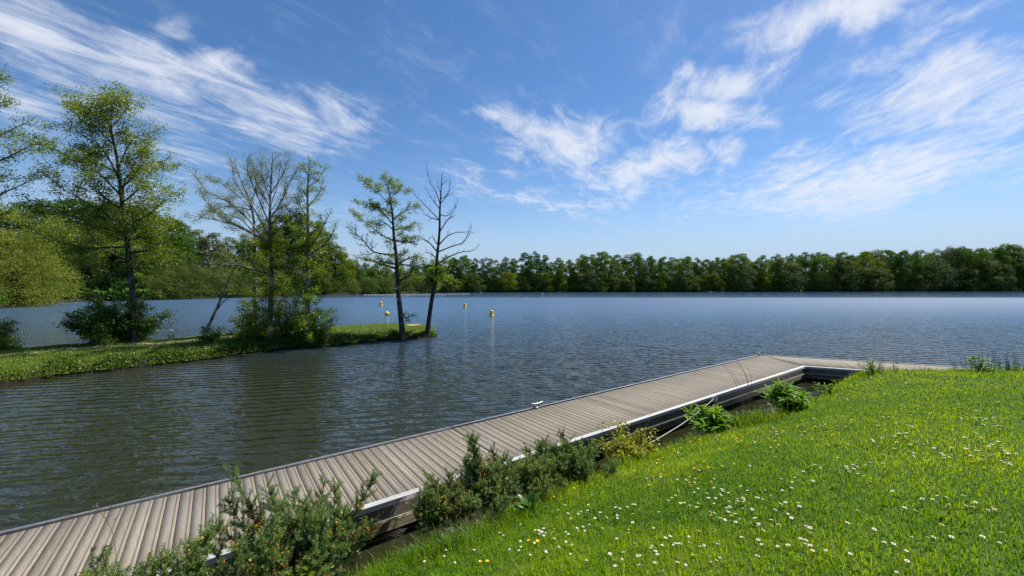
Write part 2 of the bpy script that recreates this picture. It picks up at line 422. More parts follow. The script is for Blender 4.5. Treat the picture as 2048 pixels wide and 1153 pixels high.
# ------------------------------------------------------------------ setting: ground sheet, water, far banks, spit, lawn
mb = MB(); th = np.linspace(0, 2 * np.pi, 64, endpoint=False)
mb.add(np.stack([4500 * np.cos(th), 4500 * np.sin(th), np.full(64, -2.5)], 1), [list(range(64))])
tag(mb.build('ground', M['bed']), kind='structure')
mb = MB(); mb.add([(-420, -60, 0), (520, -60, 0), (520, 420, 0), (-420, 420, 0)], [(0, 1, 2, 3)])
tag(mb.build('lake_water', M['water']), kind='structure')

# far shore line: photo column -> distance
SH = np.array([(-2600, 26), (-900, 36), (-300, 46), (0, 55), (130, 76), (300, 84), (480, 102), (680, 133), (745, 143), (860, 165), (1000, 176), (1250, 180),
               (1600, 190), (2048, 206), (2500, 205), (3300, 170), (4600, 120)], float)


def shore_depth(p): return np.interp(p, SH[:, 0], SH[:, 1])


pp = np.concatenate([np.linspace(-2600, -300, 60), np.linspace(-290, 2300, 420), np.linspace(2310, 4600, 80)])
wob = vnoise(pp / 20, pp * 0, 1.0, 3) * .012
dd = shore_depth(pp) * (1 + wob)
base = np.stack([(pp - 1024) / F * dd, dd], 1); rad = np.linalg.norm(base, axis=1)
offs = [(-2, -1.2, 0), (-.2, -.1, 0), (.3, .28, .1), (.9, .55, .35), (4, .75, .5), (12, 1.0, .4), (40, 1.6, .4), (160, 2.5, .4), (900, 2.5, .5)]
V = []; tn = []
for k, (o_, z_, t_) in enumerate(offs):
    q = base * ((rad + o_) / rad)[:, None]
    zz = np.full(len(pp), z_) + (vnoise(pp / 9, pp * 0 + k, 1.0, 9 + k) * .12 if 1 < k < 6 else 0)
    V.append(np.stack([q[:, 0], q[:, 1], zz], 1)); tn.append(np.full(len(pp), t_) + (.45 * (vnoise(pp / 14, pp * 0, 1, 31) > .75) if 1 < k < 5 else 0))
n = len(pp); V = np.concatenate(V); Fc = []
for k in range(len(offs) - 1):
    i = np.arange(n - 1); Fc.append(np.stack([k * n + i, k * n + i + 1, (k + 1) * n + i + 1, (k + 1) * n + i], 1))
mb = MB(); mb.add(V, np.concatenate(Fc), 0, np.concatenate(tn))
tag(mb.build('far_bank_land', M['wood_floor'], smooth=True), kind='structure')

# the grassy spit: front and back water lines as seen in the photo
FR = [(-900, 900, None)]
front_px = [(0, 772), (65, 763), (130, 752), (300, 735), (450, 716), (540, 702), (640, 695), (700, 690), (770, 682), (840, 678), (872, 674)]
back_px = [(-10, 716), (60, 709), (140, 701), (340, 690), (450, 678), (560, 670), (640, 665), (700, 660), (770, 655), (845, 656), (874, 670)]
def wl(p): d = EYE * F / (p[1] - HOR); return ((p[0] - 1024) / F * d, d)
Fp = np.array([(-60, -6), (-30, 5.0)] + [wl(p) for p in front_px]); Bp = np.array([(-75, 2), (-42, 13)] + [wl(p) for p in back_px])
def resample(P, n):
    s = np.concatenate([[0], np.cumsum(np.linalg.norm(np.diff(P, axis=0), axis=1))])
    q = np.linspace(0, len(P) - 1, n)               # by control point, so that both lines pair up
    return np.stack([np.interp(q, np.arange(len(P)), P[:, k]) for k in range(2)], 1)
NS = 220
Fl, Bl = resample(Fp, NS), resample(Bp, NS)
jit = vnoise(np.arange(NS) / 3.0, np.zeros(NS), 1.1, 5)[:, None]
nrm_ = (Bl - Fl) / (np.linalg.norm(Bl - Fl, axis=1)[:, None] + 1e-6)
Fl = Fl + nrm_ * jit * .16
prof = [(0, -.5), (.0, -.02), (.03, .12), (.06, .30), (.12, .40), (.25, .46), (.4, .50), (.52, .52), (.65, .50), (.8, .44), (.92, .30), (.98, .08), (1, -.4)]
def spit_z(fr): return np.interp(fr, [p[0] for p in prof[1:]], [p[1] for p in prof[1:]])
V = []; tn = []
for k, (fr, z_) in enumerate(prof):
    q = Fl + (Bl - Fl) * fr
    if k == 0: q = q - nrm_ * .3
    if k == len(prof) - 1: q = q + nrm_ * .3
    fade = np.clip((NS - 1 - np.arange(NS)) / 6, .35, 1)
    zz = z_ * fade + (vnoise(q[:, 0], q[:, 1], 2.2, 40 + k) * .035 if 2 < k < 11 else 0)
    V.append(np.stack([q[:, 0], q[:, 1], zz], 1))
    t_ = np.full(NS, .5)
    if z_ < .2: t_[:] = .05
    elif z_ < .35: t_ = .33 + .2 * vnoise(q[:, 0], q[:, 1], 2, 8)
    if .3 < fr < .7:                                                  # trodden path and the bare patch at the end
        t_ = .5 + np.where((np.arange(NS) < 120), .30 * (1 - abs(fr - .52) / .16), 0) + .34 * np.exp(-((np.arange(NS) - 197) / 6.0) ** 2) * (fr > .45)
    tn.append(t_)
mb = MB(); V = np.concatenate(V); Fc = []
for k in range(len(prof) - 1):
    i = np.arange(NS - 1); Fc.append(np.stack([k * NS + i, k * NS + i + 1, (k + 1) * NS + i + 1, (k + 1) * NS + i], 1))
mb.add(V, np.concatenate(Fc), 0, np.clip(np.concatenate(tn), 0, 1))
tag(mb.build('spit_land', M['bank'], smooth=True), kind='structure')

# lawn: rises from an edge line along the pontoon to the level ground the viewer stands on
ca, sa = math.cos(R(36.4)), math.sin(R(36.4))
def uv(u, v): return (u * ca - v * sa, u * sa + v * ca)
EDGE = np.array([(*uv(-16, 3.55), .75), (*uv(-4, 3.55), .75), (*uv(-.9, 3.5), .75), (*uv(-.1, 3.28), .75), (*uv(.9, 3.5), .75), (*uv(4, 3.62), .75), (*uv(7, 3.45), .75),
                 (5.45, 7.78, .86), (6.85, 8.55, 1.08), (8.0, 9.2, 1.30), (11, 9.0, 1.38), (16, 8.7, 1.38), (48, 9.5, 1.4)])


def lawn_field(x, y):
    """(signed distance inside the lawn edge, height)"""
    x = np.asarray(x, float); y = np.asarray(y, float)
    best = np.full(x.shape, 1e9); sg = np.zeros(x.shape); ze = np.zeros(x.shape)
    for a, b in zip(EDGE[:-1], EDGE[1:]):
        d = b[:2] - a[:2]; L2 = (d ** 2).sum()
        t = np.clip(((x - a[0]) * d[0] + (y - a[1]) * d[1]) / L2, 0, 1)
        dx, dy = x - a[0] - t * d[0], y - a[1] - t * d[1]; ds = np.hypot(dx, dy)
        cr = d[0] * (y - a[1]) - d[1] * (x - a[0])
        k = ds < best
        best = np.where(k, ds, best); sg = np.where(k, np.where(cr < 0, 1.0, -1.0), sg); ze = np.where(k, a[2] + t * (b[2] - a[2]), ze)
    d = best * sg + .10 * vnoise(x, y, 2.3, 12)
    s = np.clip(d / 3.3, 0, 1); s = s * (1.6 - .6 * s)
    zin = ze + (1.70 - ze) * s + .025 * vnoise(x, y, 1.6, 13) * np.clip(d, 0, 1)
    z = np.where(d >= 0, zin, ze + np.maximum(d, -.12) * .8 + np.minimum(d + .12, 0) * 2.4)
    return d, np.maximum(z, -1.3)


gx = np.concatenate([np.arange(-16, -7, .5), np.arange(-7, 14, .12), np.arange(14, 48, .5)]); gy = np.concatenate([np.arange(-12, 0, .5), np.arange(0, 11, .11)])
X, Y = np.meshgrid(gx, gy); D, Z = lawn_field(X, Y)
keep = (Z > -1.25)
idx = np.arange(X.size).reshape(X.shape)
q = np.stack([idx[:-1, :-1], idx[:-1, 1:], idx[1:, 1:], idx[1:, :-1]], -1).reshape(-1, 4)
q = q[keep.ravel()[q].any(1)]
mb = MB(); mb.add(np.stack([X, Y, Z], -1).reshape(-1, 3), q, 0, np.where(D > -.02, .5, .1).ravel())
tag(mb.build('lawn', M['lawn'], smooth=True), kind='structure')


def lawn_hit(pxs, pys):
    """where rays through photo pixels meet the lawn"""
    pxs = np.asarray(pxs, float); pys = np.asarray(pys, float); out = np.full((len(pxs), 3), np.nan)
    for dep in np.arange(1.2, 16, .03):
        x = (pxs - 1024) / F * dep; z = EYE + (HOR - pys) / F * dep
        d, h = lawn_field(x, np.full_like(x, dep))
        k = np.isnan(out[:, 0]) & (z <= h) & (d > .02)
        out[k] = np.stack([x[k], np.full(k.sum(), dep), h[k]], 1)
    return out


# ------------------------------------------------------------------ grass
def blades(mb, P, length, width, lean, tint, mat=0, dirs=None):
    N = len(P); a = rng.uniform(0, 2 * np.pi, N) if dirs is None else dirs
    h = np.stack([np.cos(a), np.sin(a), np.zeros(N)], 1); s = np.stack([-np.sin(a), np.cos(a), np.zeros(N)], 1)
    L = length[:, None]; W = width[:, None]; ln = lean[:, None]; up = np.array([0, 0, 1.0])
    m = P + (up * .62 * np.sqrt(np.maximum(1 - ln ** 2 * .35, .1)) + h * ln * .32) * L
    t = P + (up * np.maximum(1 - ln * .55, .1) + h * ln * .85) * L
    V = np.stack([P - s * W, P + s * W, m + s * W * .75, m - s * W * .75, t], 1).reshape(-1, 3)
    i = np.arange(N)[:, None] * 5
    mb.add(V, i + np.array([0, 1, 2, 3]), mat, np.repeat(tint, 5))
    mb.loops.append((np.concatenate([i + 3, i + 2, i + 4], 1) + mb.nv - N * 5).ravel()); mb.cnt.append(np.full(N, 3)); mb.mat.append(np.full(N, mat))


def scatter(n, x0, x1, y0, y1, weight):
    x = rng.uniform(x0, x1, n); y = rng.uniform(y0, y1, n); d, z = lawn_field(x, y)
    u_ = x * ca + y * sa; k = (d > np.where((u_ > -1.3) & (u_ < .45), -.14, -.42)) & (rng.random(n) < weight(x, y, d))
    return np.stack([x[k], y[k], z[k]], 1), d[k]


def in_view(x, y, d): return (np.abs(x) < 1.55 * y + 1.2) & (y > .6)
mb = MB()
P, D = scatter(1150000, -7, 15, .8, 10, lambda x, y, d: in_view(x, y, d) * np.clip(2.9 / np.hypot(x, y) ** 1.05, .16, 1.0) * .85)
x, y = P[:, 0], P[:, 1]; dist = np.hypot(x, y); N = len(P)
patch = np.clip(.5 + .38 * vnoise(x, y, 1.9, 21) + .25 * vnoise(x, y, 6.5, 22), 0, 1)
edge = np.clip(1 - D / .45, 0, 1)
Lg = (.026 + .032 * rng.random(N) + .018 * patch) * (1 + edge * (1.0 + 1.5 * rng.random(N))) * (1.05 - .03 * np.clip(dist - 2, 0, 6)) * rng.choice([.7, 1, 1, 1.5], N)
blades(mb, P, Lg, .0012 + .0010 * rng.random(N) + .00022 * dist, rng.uniform(.2, 1.0, N), np.clip(patch * .62 + .12 + rng.normal(.0, .15, N) + .26 * vnoise(x, y, .9, 27) + .12 * vnoise(x, y, 11, 29), 0, 1), np.where(rng.random(N) < .03 + .22 * np.clip(vnoise(x, y, 1.3, 28) - .3, 0, 1), 1, 0))
# clover and other flat leaves between the blades
P, D = scatter(330000, -7, 15, .8, 10, lambda x, y, d: in_view(x, y, d) * np.clip(2.9 / np.hypot(x, y), .12, 1) * np.clip(.10 + .55 * vnoise(x, y, 2.7, 23), .03, .6))
N = len(P); P[:, 2] += .012 + .02 * rng.random(N)
nn = rng.normal(0, .45, (N, 3)); nn[:, 2] = 1
mb.leaves(P, nn, .010 + .010 * rng.random(N) + .0012 * np.hypot(P[:, 0], P[:, 1]), .75, 0, np.clip(rng.normal(.12, .14, N), 0, 1))
# flat rosettes of plantain and other lawn weeds
P, D = scatter(2600, -7, 15, .8, 10, lambda x, y, d: in_view(x, y, d) * (d > .15) * np.clip(.35 + .6 * vnoise(x, y, 1.4, 33), .02, .8))
for p in P:
    m = int(rng.integers(5, 10)); a = rng.uniform(0, 6.28) + np.arange(m) * 6.28 / m + rng.normal(0, .2, m); L = rng.uniform(.028, .060) * rng.uniform(.7, 1.2, m)
    d = np.stack([np.cos(a), np.sin(a), rng.uniform(.15, .7, m)], 1); nn = np.stack([-np.cos(a) * .4, -np.sin(a) * .4, np.ones(m)], 1)
    mb.leaves(p + d * L[:, None] * .5 + [0, 0, .015], nn, L * 1.1, rng.uniform(.3, .55), 0, np.clip(rng.normal(.10 + .25 * (rng.random() < .3), .08, m), 0, 1), None, d)
# a few dry stalks
P, D = scatter(30000, -7, 15, .8, 10, lambda x, y, d: in_view(x, y, d) * np.clip(2.9 / np.hypot(x, y), .12, 1) * .35)
N = len(P); blades(mb, P, .04 + .05 * rng.random(N), .0010 + .0002 * np.hypot(P[:, 0], P[:, 1]), rng.uniform(.5, 1.1, N), rng.random(N), 1)
tag(mb.build('lawn_grass', [M['grass'], M['drygrass']]), 'short bright green grass of the lawn in the near corner by the pontoon', 'grass', kind='stuff')

# turf of the spit
mb = MB(); N = 90000
i = rng.integers(30, NS - 1, N); f = rng.random(N); fr = np.clip(rng.beta(.9, 1.1, N), .02, .97)
A = Fl[i] * (1 - f[:, None]) + Fl[np.minimum(i + 1, NS - 1)] * f[:, None]; B = Bl[i] * (1 - f[:, None]) + Bl[np.minimum(i + 1, NS - 1)] * f[:, None]
q = A + (B - A) * fr[:, None]
path = (np.abs(fr - .52) < .13) & (i < 120) & (rng.random(N) < .8); bare = (np.abs(i - 197) < 7) & (fr > .45) & (fr < .75)
k = ~(path | bare) & (fr > .045 + .025 * vnoise(i * 1.3, i * 0.0, 1.0, 57) + rng.normal(0, .02, len(fr))); q = q[k]; fr = fr[k]; i = i[k]; N = len(q)
P = np.stack([q[:, 0], q[:, 1], spit_z(fr) * np.clip((NS - 1 - i) / 6, .35, 1)], 1)
lip = np.clip(1 - fr / .14, 0, 1)
short = (i > 165) & (fr > .12)
blades(mb, P, np.where(short, .03, .05) + rng.random(N) * np.where(short, .04, .07 + .10 * lip), .006 + .007 * rng.random(N), rng.uniform(.3, 1.1, N), np.clip(rng.normal(.45, .25, N), 0, 1))
N2 = 42000; i = rng.integers(60, 190, N2); fr = np.abs(rng.normal(0, .07, N2)) + .01; q = Fl[i] + (Bl - Fl)[i] * fr[:, None]
keep = rng.random(N2) < np.clip(.45 + .6 * vnoise(i / 2.2, fr * 9, 1.0, 55), .08, 1)
P = np.stack([q[:, 0] + rng.normal(0, .05, N2), q[:, 1] + rng.normal(0, .05, N2), spit_z(fr) * rng.uniform(.5, 1.4, N2) + .06], 1)[keep]
nn = rng.normal(0, .6, (len(P), 3)); nn[:, 2] += .7
mb.leaves(P, nn, .05 + .06 * rng.random(len(P)), .65, 1)
tag(mb.build('bank_grass', [M['longgrass'], M['shrub']]), 'rough grass and low herbs on the narrow spit of land in the lake', 'grass', kind='stuff')

# ------------------------------------------------------------------ trees
class Tree:
    def __init__(self):
        self.w = MB(); self.c = MB(); self.leafp = []
    def interp(self, P, t):
        P = np.asarray(P); q = t * (len(P) - 1); i = min(int(q), len(P) - 2); f = q - i
        return P[i] * (1 - f) + P[i + 1] * f, (P[i + 1] - P[i]) / (np.linalg.norm(P[i + 1] - P[i]) + 1e-9)
    def path(self, p, d, L, n, up, jit):
        pts = [p]; d = d / np.linalg.norm(d)
        for _ in range(n):
            d = d + np.array([0, 0, up / n]) + rng.normal(0, jit, 3); d /= np.linalg.norm(d); p = p + d * L / n; pts.append(p)
        return np.array(pts)
    def limb(self, P, r0, r1, sides=6):
        P = np.asarray(P); n = len(P)
        self.w.tube(P, r0 + (r1 - r0) * np.linspace(0, 1, n) ** .8, sides)
    def sub(self, P, n, tmin, L, r, ang, up, jit, levels, leaf):
        """n side shoots on the limb P, and theirs"""
        for k in range(n):
            t = tmin + (1 - tmin) * (k + rng.random()) / n
            b, tan = self.interp(P, min(t, .999))
            pr = rng.normal(size=3) * np.array([1, 1, .7]); pr -= pr.dot(tan) * tan; pr /= np.linalg.norm(pr) + 1e-9
            a = R(rng.normal(ang, 10)); d = tan * math.cos(a) + pr * math.sin(a)
            Lk = L * (1 - .45 * t) * rng.uniform(.55, 1.25)
            Q = self.path(b, d, Lk, 4, up, jit); rk = r * (1 - .5 * t)
            self.limb(Q, rk, rk * .35, 3)
            if levels > 0: self.sub(Q, max(2, int(3.2 * Lk / .5)), .2, Lk * .45, rk * .5, ang, up, jit, levels - 1, leaf)
            if levels <= leaf.get('lv', 0) and leaf['n'] > 0 and rng.random() < leaf.get('p', 1):
                m = max(1, int(leaf['n'] * Lk / .3 * rng.uniform(.4, 1.5)))
                ts = rng.uniform(.25, 1.05, m)
                q = np.array([self.interp(Q, min(v, .999))[0] for v in ts]) + rng.normal(0, leaf['s'] * .75, (m, 3)) * np.array([1, 1, .75])
                self.leafp.append(q)
    def finish(self, name, at, label, bark, leafm, size, cat='tree', group=None, aspect=.7, up=.55):
        """the tree stands at `at`; its trunk and its crown are parts"""
        at = np.asarray(at, float)
        root = thing(name, at, label, cat, group)
        self.w.v = [v - at for v in self.w.v]
        self.w.build('trunk', bark, root, smooth=True)
        if self.leafp:
            q = np.concatenate(self.leafp) - at; nn = rng.normal(0, 1, (len(q), 3)); nn[:, 2] = np.abs(nn[:, 2]) + up
            self.c.leaves(q, nn, size * rng.uniform(.6, 1.25, len(q)), aspect)
            self.c.build('crown', leafm, root)
        return root


def zpts(lst, ox, oy, k): return [(ox + a / k, oy + b / k) for a, b in lst]


def to3d(pts, depth, start=None, swing=None):
    """photo outline of a limb -> a limb in space that also reaches towards or away from the viewer"""
    s = rng.uniform(-.75, .75) if swing is None else swing
    x0 = pts[0][0]; L = 0; out = []
    for k, p in enumerate(pts):
        if k: L += math.hypot(p[0] - pts[k - 1][0], p[1] - pts[k - 1][1]) / F * depth
        d = depth + s * L
        out.append(px(p[0], p[1], d))
    if start is not None: out[0] = start
    return smooth(np.array(out))


def smooth(P, n=4):
    """Catmull-Rom through the points"""
    P = np.asarray(P); Q = np.concatenate([[2 * P[0] - P[1]], P, [2 * P[-1] - P[-2]]]); out = []
    for i in range(1, len(Q) - 2):
        for t in np.linspace(0, 1, n, endpoint=False):
            a, b, c, d = Q[i - 1:i + 3]
            out.append(.5 * (2 * b + (c - a) * t + (2 * a - 5 * b + 4 * c - d) * t ** 2 + (3 * b - a - 3 * c + d) * t ** 3))
    out.append(P[-1]); return np.array(out)


def photo_tree(name, label, trunk, limbs, depth, r0, bark, leafm, size, leaf, extra=(), twig=.9, twign=7, levels=1, up=.35, ang=45, topn=8, sparse_limbs=(), epi=None, base_drop=.25, jit=.12, group=None):
    T = Tree(); tr = to3d(trunk, depth, swing=0.0)
    tr[0, 2] -= base_drop
    H = tr[-1, 2] - tr[0, 2]; n = len(tr)
    rr = r0 * (1 - np.linspace(0, 1, n)) ** .85 + .012
    rr[:3] *= np.array([1.45, 1.18, 1.05])[:len(rr[:3])]
    T.w.tube(tr, rr, 10)
    def near(p):                                   # the trunk point at the limb's root
        k = np.argmin(np.abs(tr[:, 2] - px(p[0], p[1], depth)[2])); return tr[k], rr[k]
    for j, lb in enumerate(limbs):
        b, rb = near(lb[0]); P = to3d(lb, depth, b)
        rl = min(rb * .55, .07) + .006
        T.limb(P, rl, .006, 5)
        lf = dict(leaf)
        if j in sparse_limbs: lf['n'] = leaf['n'] * .3
        Ll = np.linalg.norm(np.diff(P, axis=0), axis=1).sum()
        T.sub(P, max(3, int(twign * Ll / 1.5)), .22, twig, rl * .42, ang, up, jit, levels, lf)
    for (n_, t0, t1, L, el, lfk) in extra:         # limbs the photo shows end-on: towards and away from the viewer
        for k in range(n_):
            t = t0 + (t1 - t0) * (k + rng.random()) / n_; b, tan = T.interp(tr, t); az = rng.uniform(0, 2 * np.pi); e = R(rng.normal(el, 9))
            d = np.array([math.cos(az) * math.cos(e), math.sin(az) * math.cos(e), math.sin(e)])
            Lk = L * rng.uniform(.6, 1.15) * (1.25 - .8 * t); P = T.path(b, d, Lk, 6, .25, .09); rl = .012 + .016 * Lk / 2
            T.limb(P, rl, .005, 5); lf = dict(leaf); lf['n'] = leaf['n'] * lfk
            T.sub(P, max(3, int(twign * Lk / 1.5)), .2, twig, rl * .45, ang, up, jit, levels, lf)
    if topn: T.sub(tr, topn, .72, twig * .75, .012, 35, up, jit, levels, leaf)
    lo = None
    if epi:                                        # leafy shoots that spring from the lower trunk
        lo = Tree(); n_, t0, t1, L = epi
        for k in range(n_):
            t = t0 + (t1 - t0) * rng.random(); b, tan = T.interp(tr, t); az = rng.uniform(0, 2 * np.pi); e = R(rng.normal(12, 16))
            Lk = L * rng.uniform(.4, 1.2) * (1.2 - .6 * (t - t0) / (t1 - t0)); P = lo.path(b, np.array([math.cos(az) * math.cos(e), math.sin(az) * math.cos(e), math.sin(e)]), Lk, 5, .05, .14)
            lo.limb(P, .011, .003, 3); lo.sub(P, max(4, int(8 * Lk)), .1, .42, .004, 52, .1, .14, 0, dict(n=26, s=.13))
    root = T.finish(name, tr[0] + np.array([0, 0, base_drop]), label, bark, leafm, size, 'tree', group)
    if lo:
        at = tr[0] + np.array([0, 0, base_drop]); lo.w.v = [v - at for v in lo.w.v]; q = np.concatenate(lo.leafp) - at
        nn = rng.normal(0, 1, (len(q), 3)); nn[:, 2] = np.abs(nn[:, 2]) + .5
        lo.w.build('shoot_wood', M['stem_wood'], root); lo.c.leaves(q, nn, .085 * rng.uniform(.6, 1.25, len(q)), .7); lo.c.build('shoot_leaves', M['alder_bright'], root)
    return root


# tree at the end of the spit
Zt = lambda l: zpts(l, 640, 320, 3.035)
photo_tree('alder_tree', 'slender upright alder in full leaf near the tip of the spit', Zt([(503, 1085), (490, 950), (475, 800), (468, 690), (462, 580), (448, 460), (440, 330), (425, 230), (405, 105)]),
    [Zt(l) for l in ([(450, 500), (380, 460), (310, 405), (240, 350), (205, 325)], [(460, 590), (330, 560), (270, 500), (230, 460), (160, 405)], [(440, 380), (370, 310), (290, 280), (205, 260)],
     [(430, 270), (350, 200), (290, 150), (240, 115)], [(440, 360), (520, 310), (600, 290)], [(445, 440), (520, 410), (600, 400)], [(455, 500), (540, 500), (600, 490)], [(465, 640), (380, 620), (320, 620)],
     [(468, 640), (560, 590), (620, 590)], [(465, 650), (300, 610), (210, 590)], [(425, 240), (480, 190), (530, 190)], [(472, 735), (540, 710), (590, 740)], [(435, 330), (360, 290), (300, 300)], [(440, 420), (390, 380), (340, 370)],
     [(465, 645), (540, 640), (600, 660)], [(420, 210), (400, 150), (380, 100)], [(478, 900), (520, 960), (560, 940)])],
    24.3, .155, M['bark'], M['alder'], .075, dict(n=64, s=.13), extra=((14, .50, .97, 1.25, 30, 1.0), (4, .40, .48, 1.2, 12, 1.2)), twig=.70, twign=9, levels=1, up=.3, ang=48, topn=9, sparse_limbs=(1, 9))
# bare tree at the very tip
photo_tree('dead_tree', 'bare dead tree with upswept limbs leaning at the very tip of the spit', Zt([(648, 1080), (663, 960), (680, 840), (700, 740), (710, 600), (725, 440), (728, 300), (735, 180), (742, 78)]),
    [Zt(l) for l in ([(712, 640), (780, 590), (860, 560), (930, 550), (965, 520)], [(715, 560), (790, 530), (870, 500), (900, 445), (925, 400)], [(720, 500), (780, 460), (850, 440), (935, 440)],
     [(712, 560), (660, 500), (620, 480), (580, 455)], [(722, 370), (660, 300), (600, 240), (565, 195)], [(722, 360), (660, 345), (610, 300)], [(725, 290), (680, 240), (635, 160)],
     [(728, 270), (700, 190), (660, 120), (645, 20)], [(730, 280), (780, 200), (785, 110)], [(726, 440), (770, 370), (810, 320), (840, 240)], [(728, 330), (775, 340), (815, 290), (830, 270)], [(735, 220), (705, 120)], [(738, 150), (780, 120)],
     [(710, 590), (670, 570), (635, 560)], [(716, 530), (690, 480), (680, 460)], [(728, 250), (770, 220), (810, 205)])],
    25.2, .14, M['bark_dark'], M['sparse'], .08, dict(n=0, s=.09), twig=.55, twign=6, levels=1, up=.5, ang=42, topn=5, jit=.10)
# the leaf-bearing shoots half way up the dead tree are ivy growing on it
T = Tree()
for k in range(46):
    b = px(640 + 702 / 3.035 + rng.normal(0, 1), 320 + rng.uniform(630, 765) / 3.035, 25.2); az = rng.uniform(0, 6.28)
    P = T.path(b, np.array([math.cos(az), math.sin(az), rng.uniform(-.2, .6)]), rng.uniform(.5, 1.5), 5, .1, .15); T.limb(P, .010, .003, 3)
    T.sub(P, 6, .15, .36, .004, 50, .2, .15, 0, dict(n=34, s=.10))
T.finish('leafy_shoots', px(640 + 702 / 3.035, 320 + 700 / 3.035, 25.2), 'clump of green leafy shoots half way up the bare dead tree', M['stem_wood'], M['alder_bright'], .085, 'shoots')

# sparse grey tree with several stems, and the thin one beside it
Zs = lambda l: zpts(l, 340, 290, 2.681)
photo_tree('sparse_tree', 'tall thinly leaved grey tree with spreading upper twigs in the middle of the spit', Zs([(528, 1095), (538, 900), (545, 700), (540, 560), (535, 430), (538, 300), (545, 150), (552, 45)]),
    [Zs(l) for l in ([(540, 560), (420, 400), (300, 300), (200, 250), (110, 140)], [(540, 440), (480, 300), (420, 150), (415, 70)], [(538, 400), (600, 300), (640, 200), (690, 120)], [(538, 350), (580, 200), (590, 80)],
     [(545, 480), (640, 400), (700, 370)], [(540, 520), (380, 440), (230, 400), (120, 380)], [(542, 530), (330, 420), (220, 340), (150, 230)], [(545, 690), (380, 650), (200, 640), (90, 630)], [(545, 660), (640, 650), (720, 690)],
     [(540, 300), (500, 180), (480, 60)], [(538, 260), (610, 150), (640, 60)], [(540, 430), (590, 380), (650, 300)], [(540, 480), (440, 330), (350, 200), (330, 90)], [(538, 330), (470, 220), (450, 110)])],
    20.8, .125, M['bark_pale'], M['sparse'], .048, dict(n=42, s=.14), extra=((12, .08, .5, .95, 15, 2.4), (12, .55, .95, 1.8, 48, 1.0),), twig=.75, twign=9, levels=1, up=.35, ang=36, topn=12, jit=.11, epi=(48, .06, .50, 1.15))
photo_tree('sparse_tree', 'second pale grey stem rising just behind the thinly leaved tree', Zs([(470, 1040), (458, 850), (452, 640), (455, 480), (440, 350), (400, 240), (345, 95)]),
    [Zs(l) for l in ([(455, 470), (380, 400), (290, 370), (200, 350)], [(442, 360), (350, 260), (260, 200), (190, 170)], [(430, 310), (460, 220), (440, 100)], [(452, 640), (360, 640), (230, 680)], [(455, 560), (520, 480), (560, 400)], [(440, 340), (300, 330), (160, 390)])],
    22.6, .11, M['bark_pale'], M['sparse'], .050, dict(n=60, s=.14), extra=((8, .1, .5, .8, 15, 2.2), (8, .5, .95, 1.3, 45, 1.0),), twig=.7, twign=8, levels=1, up=.35, ang=38, topn=8, jit=.11, epi=(30, .06, .48, 1.1))
photo_tree('slim_tree', 'slim upright tree with tufts of leaf and dead snags on its lakeward side', Zs([(738, 1085), (738, 900), (740, 700), (742, 560), (740, 430), (738, 300), (740, 200), (747, 75)]),
    [Zs(l) for l in ([(742, 600), (820, 540), (870, 480), (890, 415)], [(742, 560), (800, 480), (840, 400), (865, 355)], [(740, 450), (690, 400), (640, 350)], [(740, 280), (700, 240), (680, 290)], [(740, 230), (790, 190), (835, 120)],
     [(740, 330), (800, 260), (820, 200)], [(742, 620), (830, 590), (900, 560)], [(740, 480), (790, 440), (810, 380)], [(740, 400), (700, 330), (690, 270)], [(742, 530), (690, 470), (650, 440)], [(741, 180), (715, 130)], [(741, 200), (780, 150)])],
    21.3, .12, M['bark_pale'], M['alder'], .062, dict(n=75, s=.13), extra=((14, .08, .5, .9, 15, 1.6), (16, .35, .97, .8, 35, 1.2),), twig=.55, twign=9, levels=1, up=.35, ang=42, topn=8, sparse_limbs=(0, 1, 6), jit=.11, epi=(44, .06, .52, .95))
# leaning dead stem
photo_tree('leaning_stem', 'thin pale leaning dead stem on the spit beside the wooden stump', Zs([(195, 1000), (240, 900), (280, 810), (315, 720), (350, 655)]),
    [Zs(l) for l in ([(240, 900), (300, 830), (360, 815)], [(320, 715), (280, 690), (180, 660)], [(270, 830), (240, 760), (230, 680)], [(335, 680), (380, 720), (420, 740)])],
    20.6, .065, M['bark_pale'], M['sparse'], .06, dict(n=.6, s=.06), twig=.45, twign=5, levels=0, topn=4, ang=45)
# big alder
Zb = lambda l: zpts(l, 0, 140, 1.802)
photo_tree('alder_tree', 'large broad alder with a pale trunk, tallest tree on the near end of the spit', Zb([(488, 985), (483, 850), (465, 690), (455, 590), (440, 480), (430, 380), (412, 270), (380, 165), (342, 112)]),
    [Zb(l) for l in ([(460, 690), (380, 650), (300, 600), (150, 560), (20, 510)], [(455, 560), (350, 500), (230, 430), (150, 370)], [(440, 450), (330, 350), (220, 300), (140, 260)], [(430, 400), (380, 300), (300, 220), (200, 190)],
     [(420, 330), (400, 200), (410, 100)], [(425, 360), (480, 250), (570, 220)], [(440, 480), (460, 380), (560, 330), (600, 350)], [(452, 560), (540, 520), (620, 440)], [(462, 650), (560, 640), (640, 540)],
     [(458, 620), (520, 600), (640, 590)], [(465, 690), (370, 700), (250, 690)], [(410, 270), (340, 200), (280, 100)], [(395, 220), (450, 150), (480, 110)], [(430, 390), (360, 340), (290, 340)], [(445, 500), (350, 440), (300, 400)],
     [(455, 600), (330, 560), (200, 500), (100, 480)], [(470, 720), (400, 740), (300, 700)], [(468, 700), (540, 700), (600, 650)], [(440, 470), (520, 420), (560, 440)], [(460, 640), (300, 640), (130, 600)], [(435, 420), (500, 360), (520, 280)], [(380, 160), (300, 130), (220, 110)])],
    19.8, .135, M['bark'], M['alder'], .082, dict(n=25, s=.17), extra=((10, .22, .45, 1.6, 5, 1.0), (18, .32, .97, 1.9, 30, 1.0),), twig=1.15, twign=10, levels=1, up=.2, ang=50, topn=12)
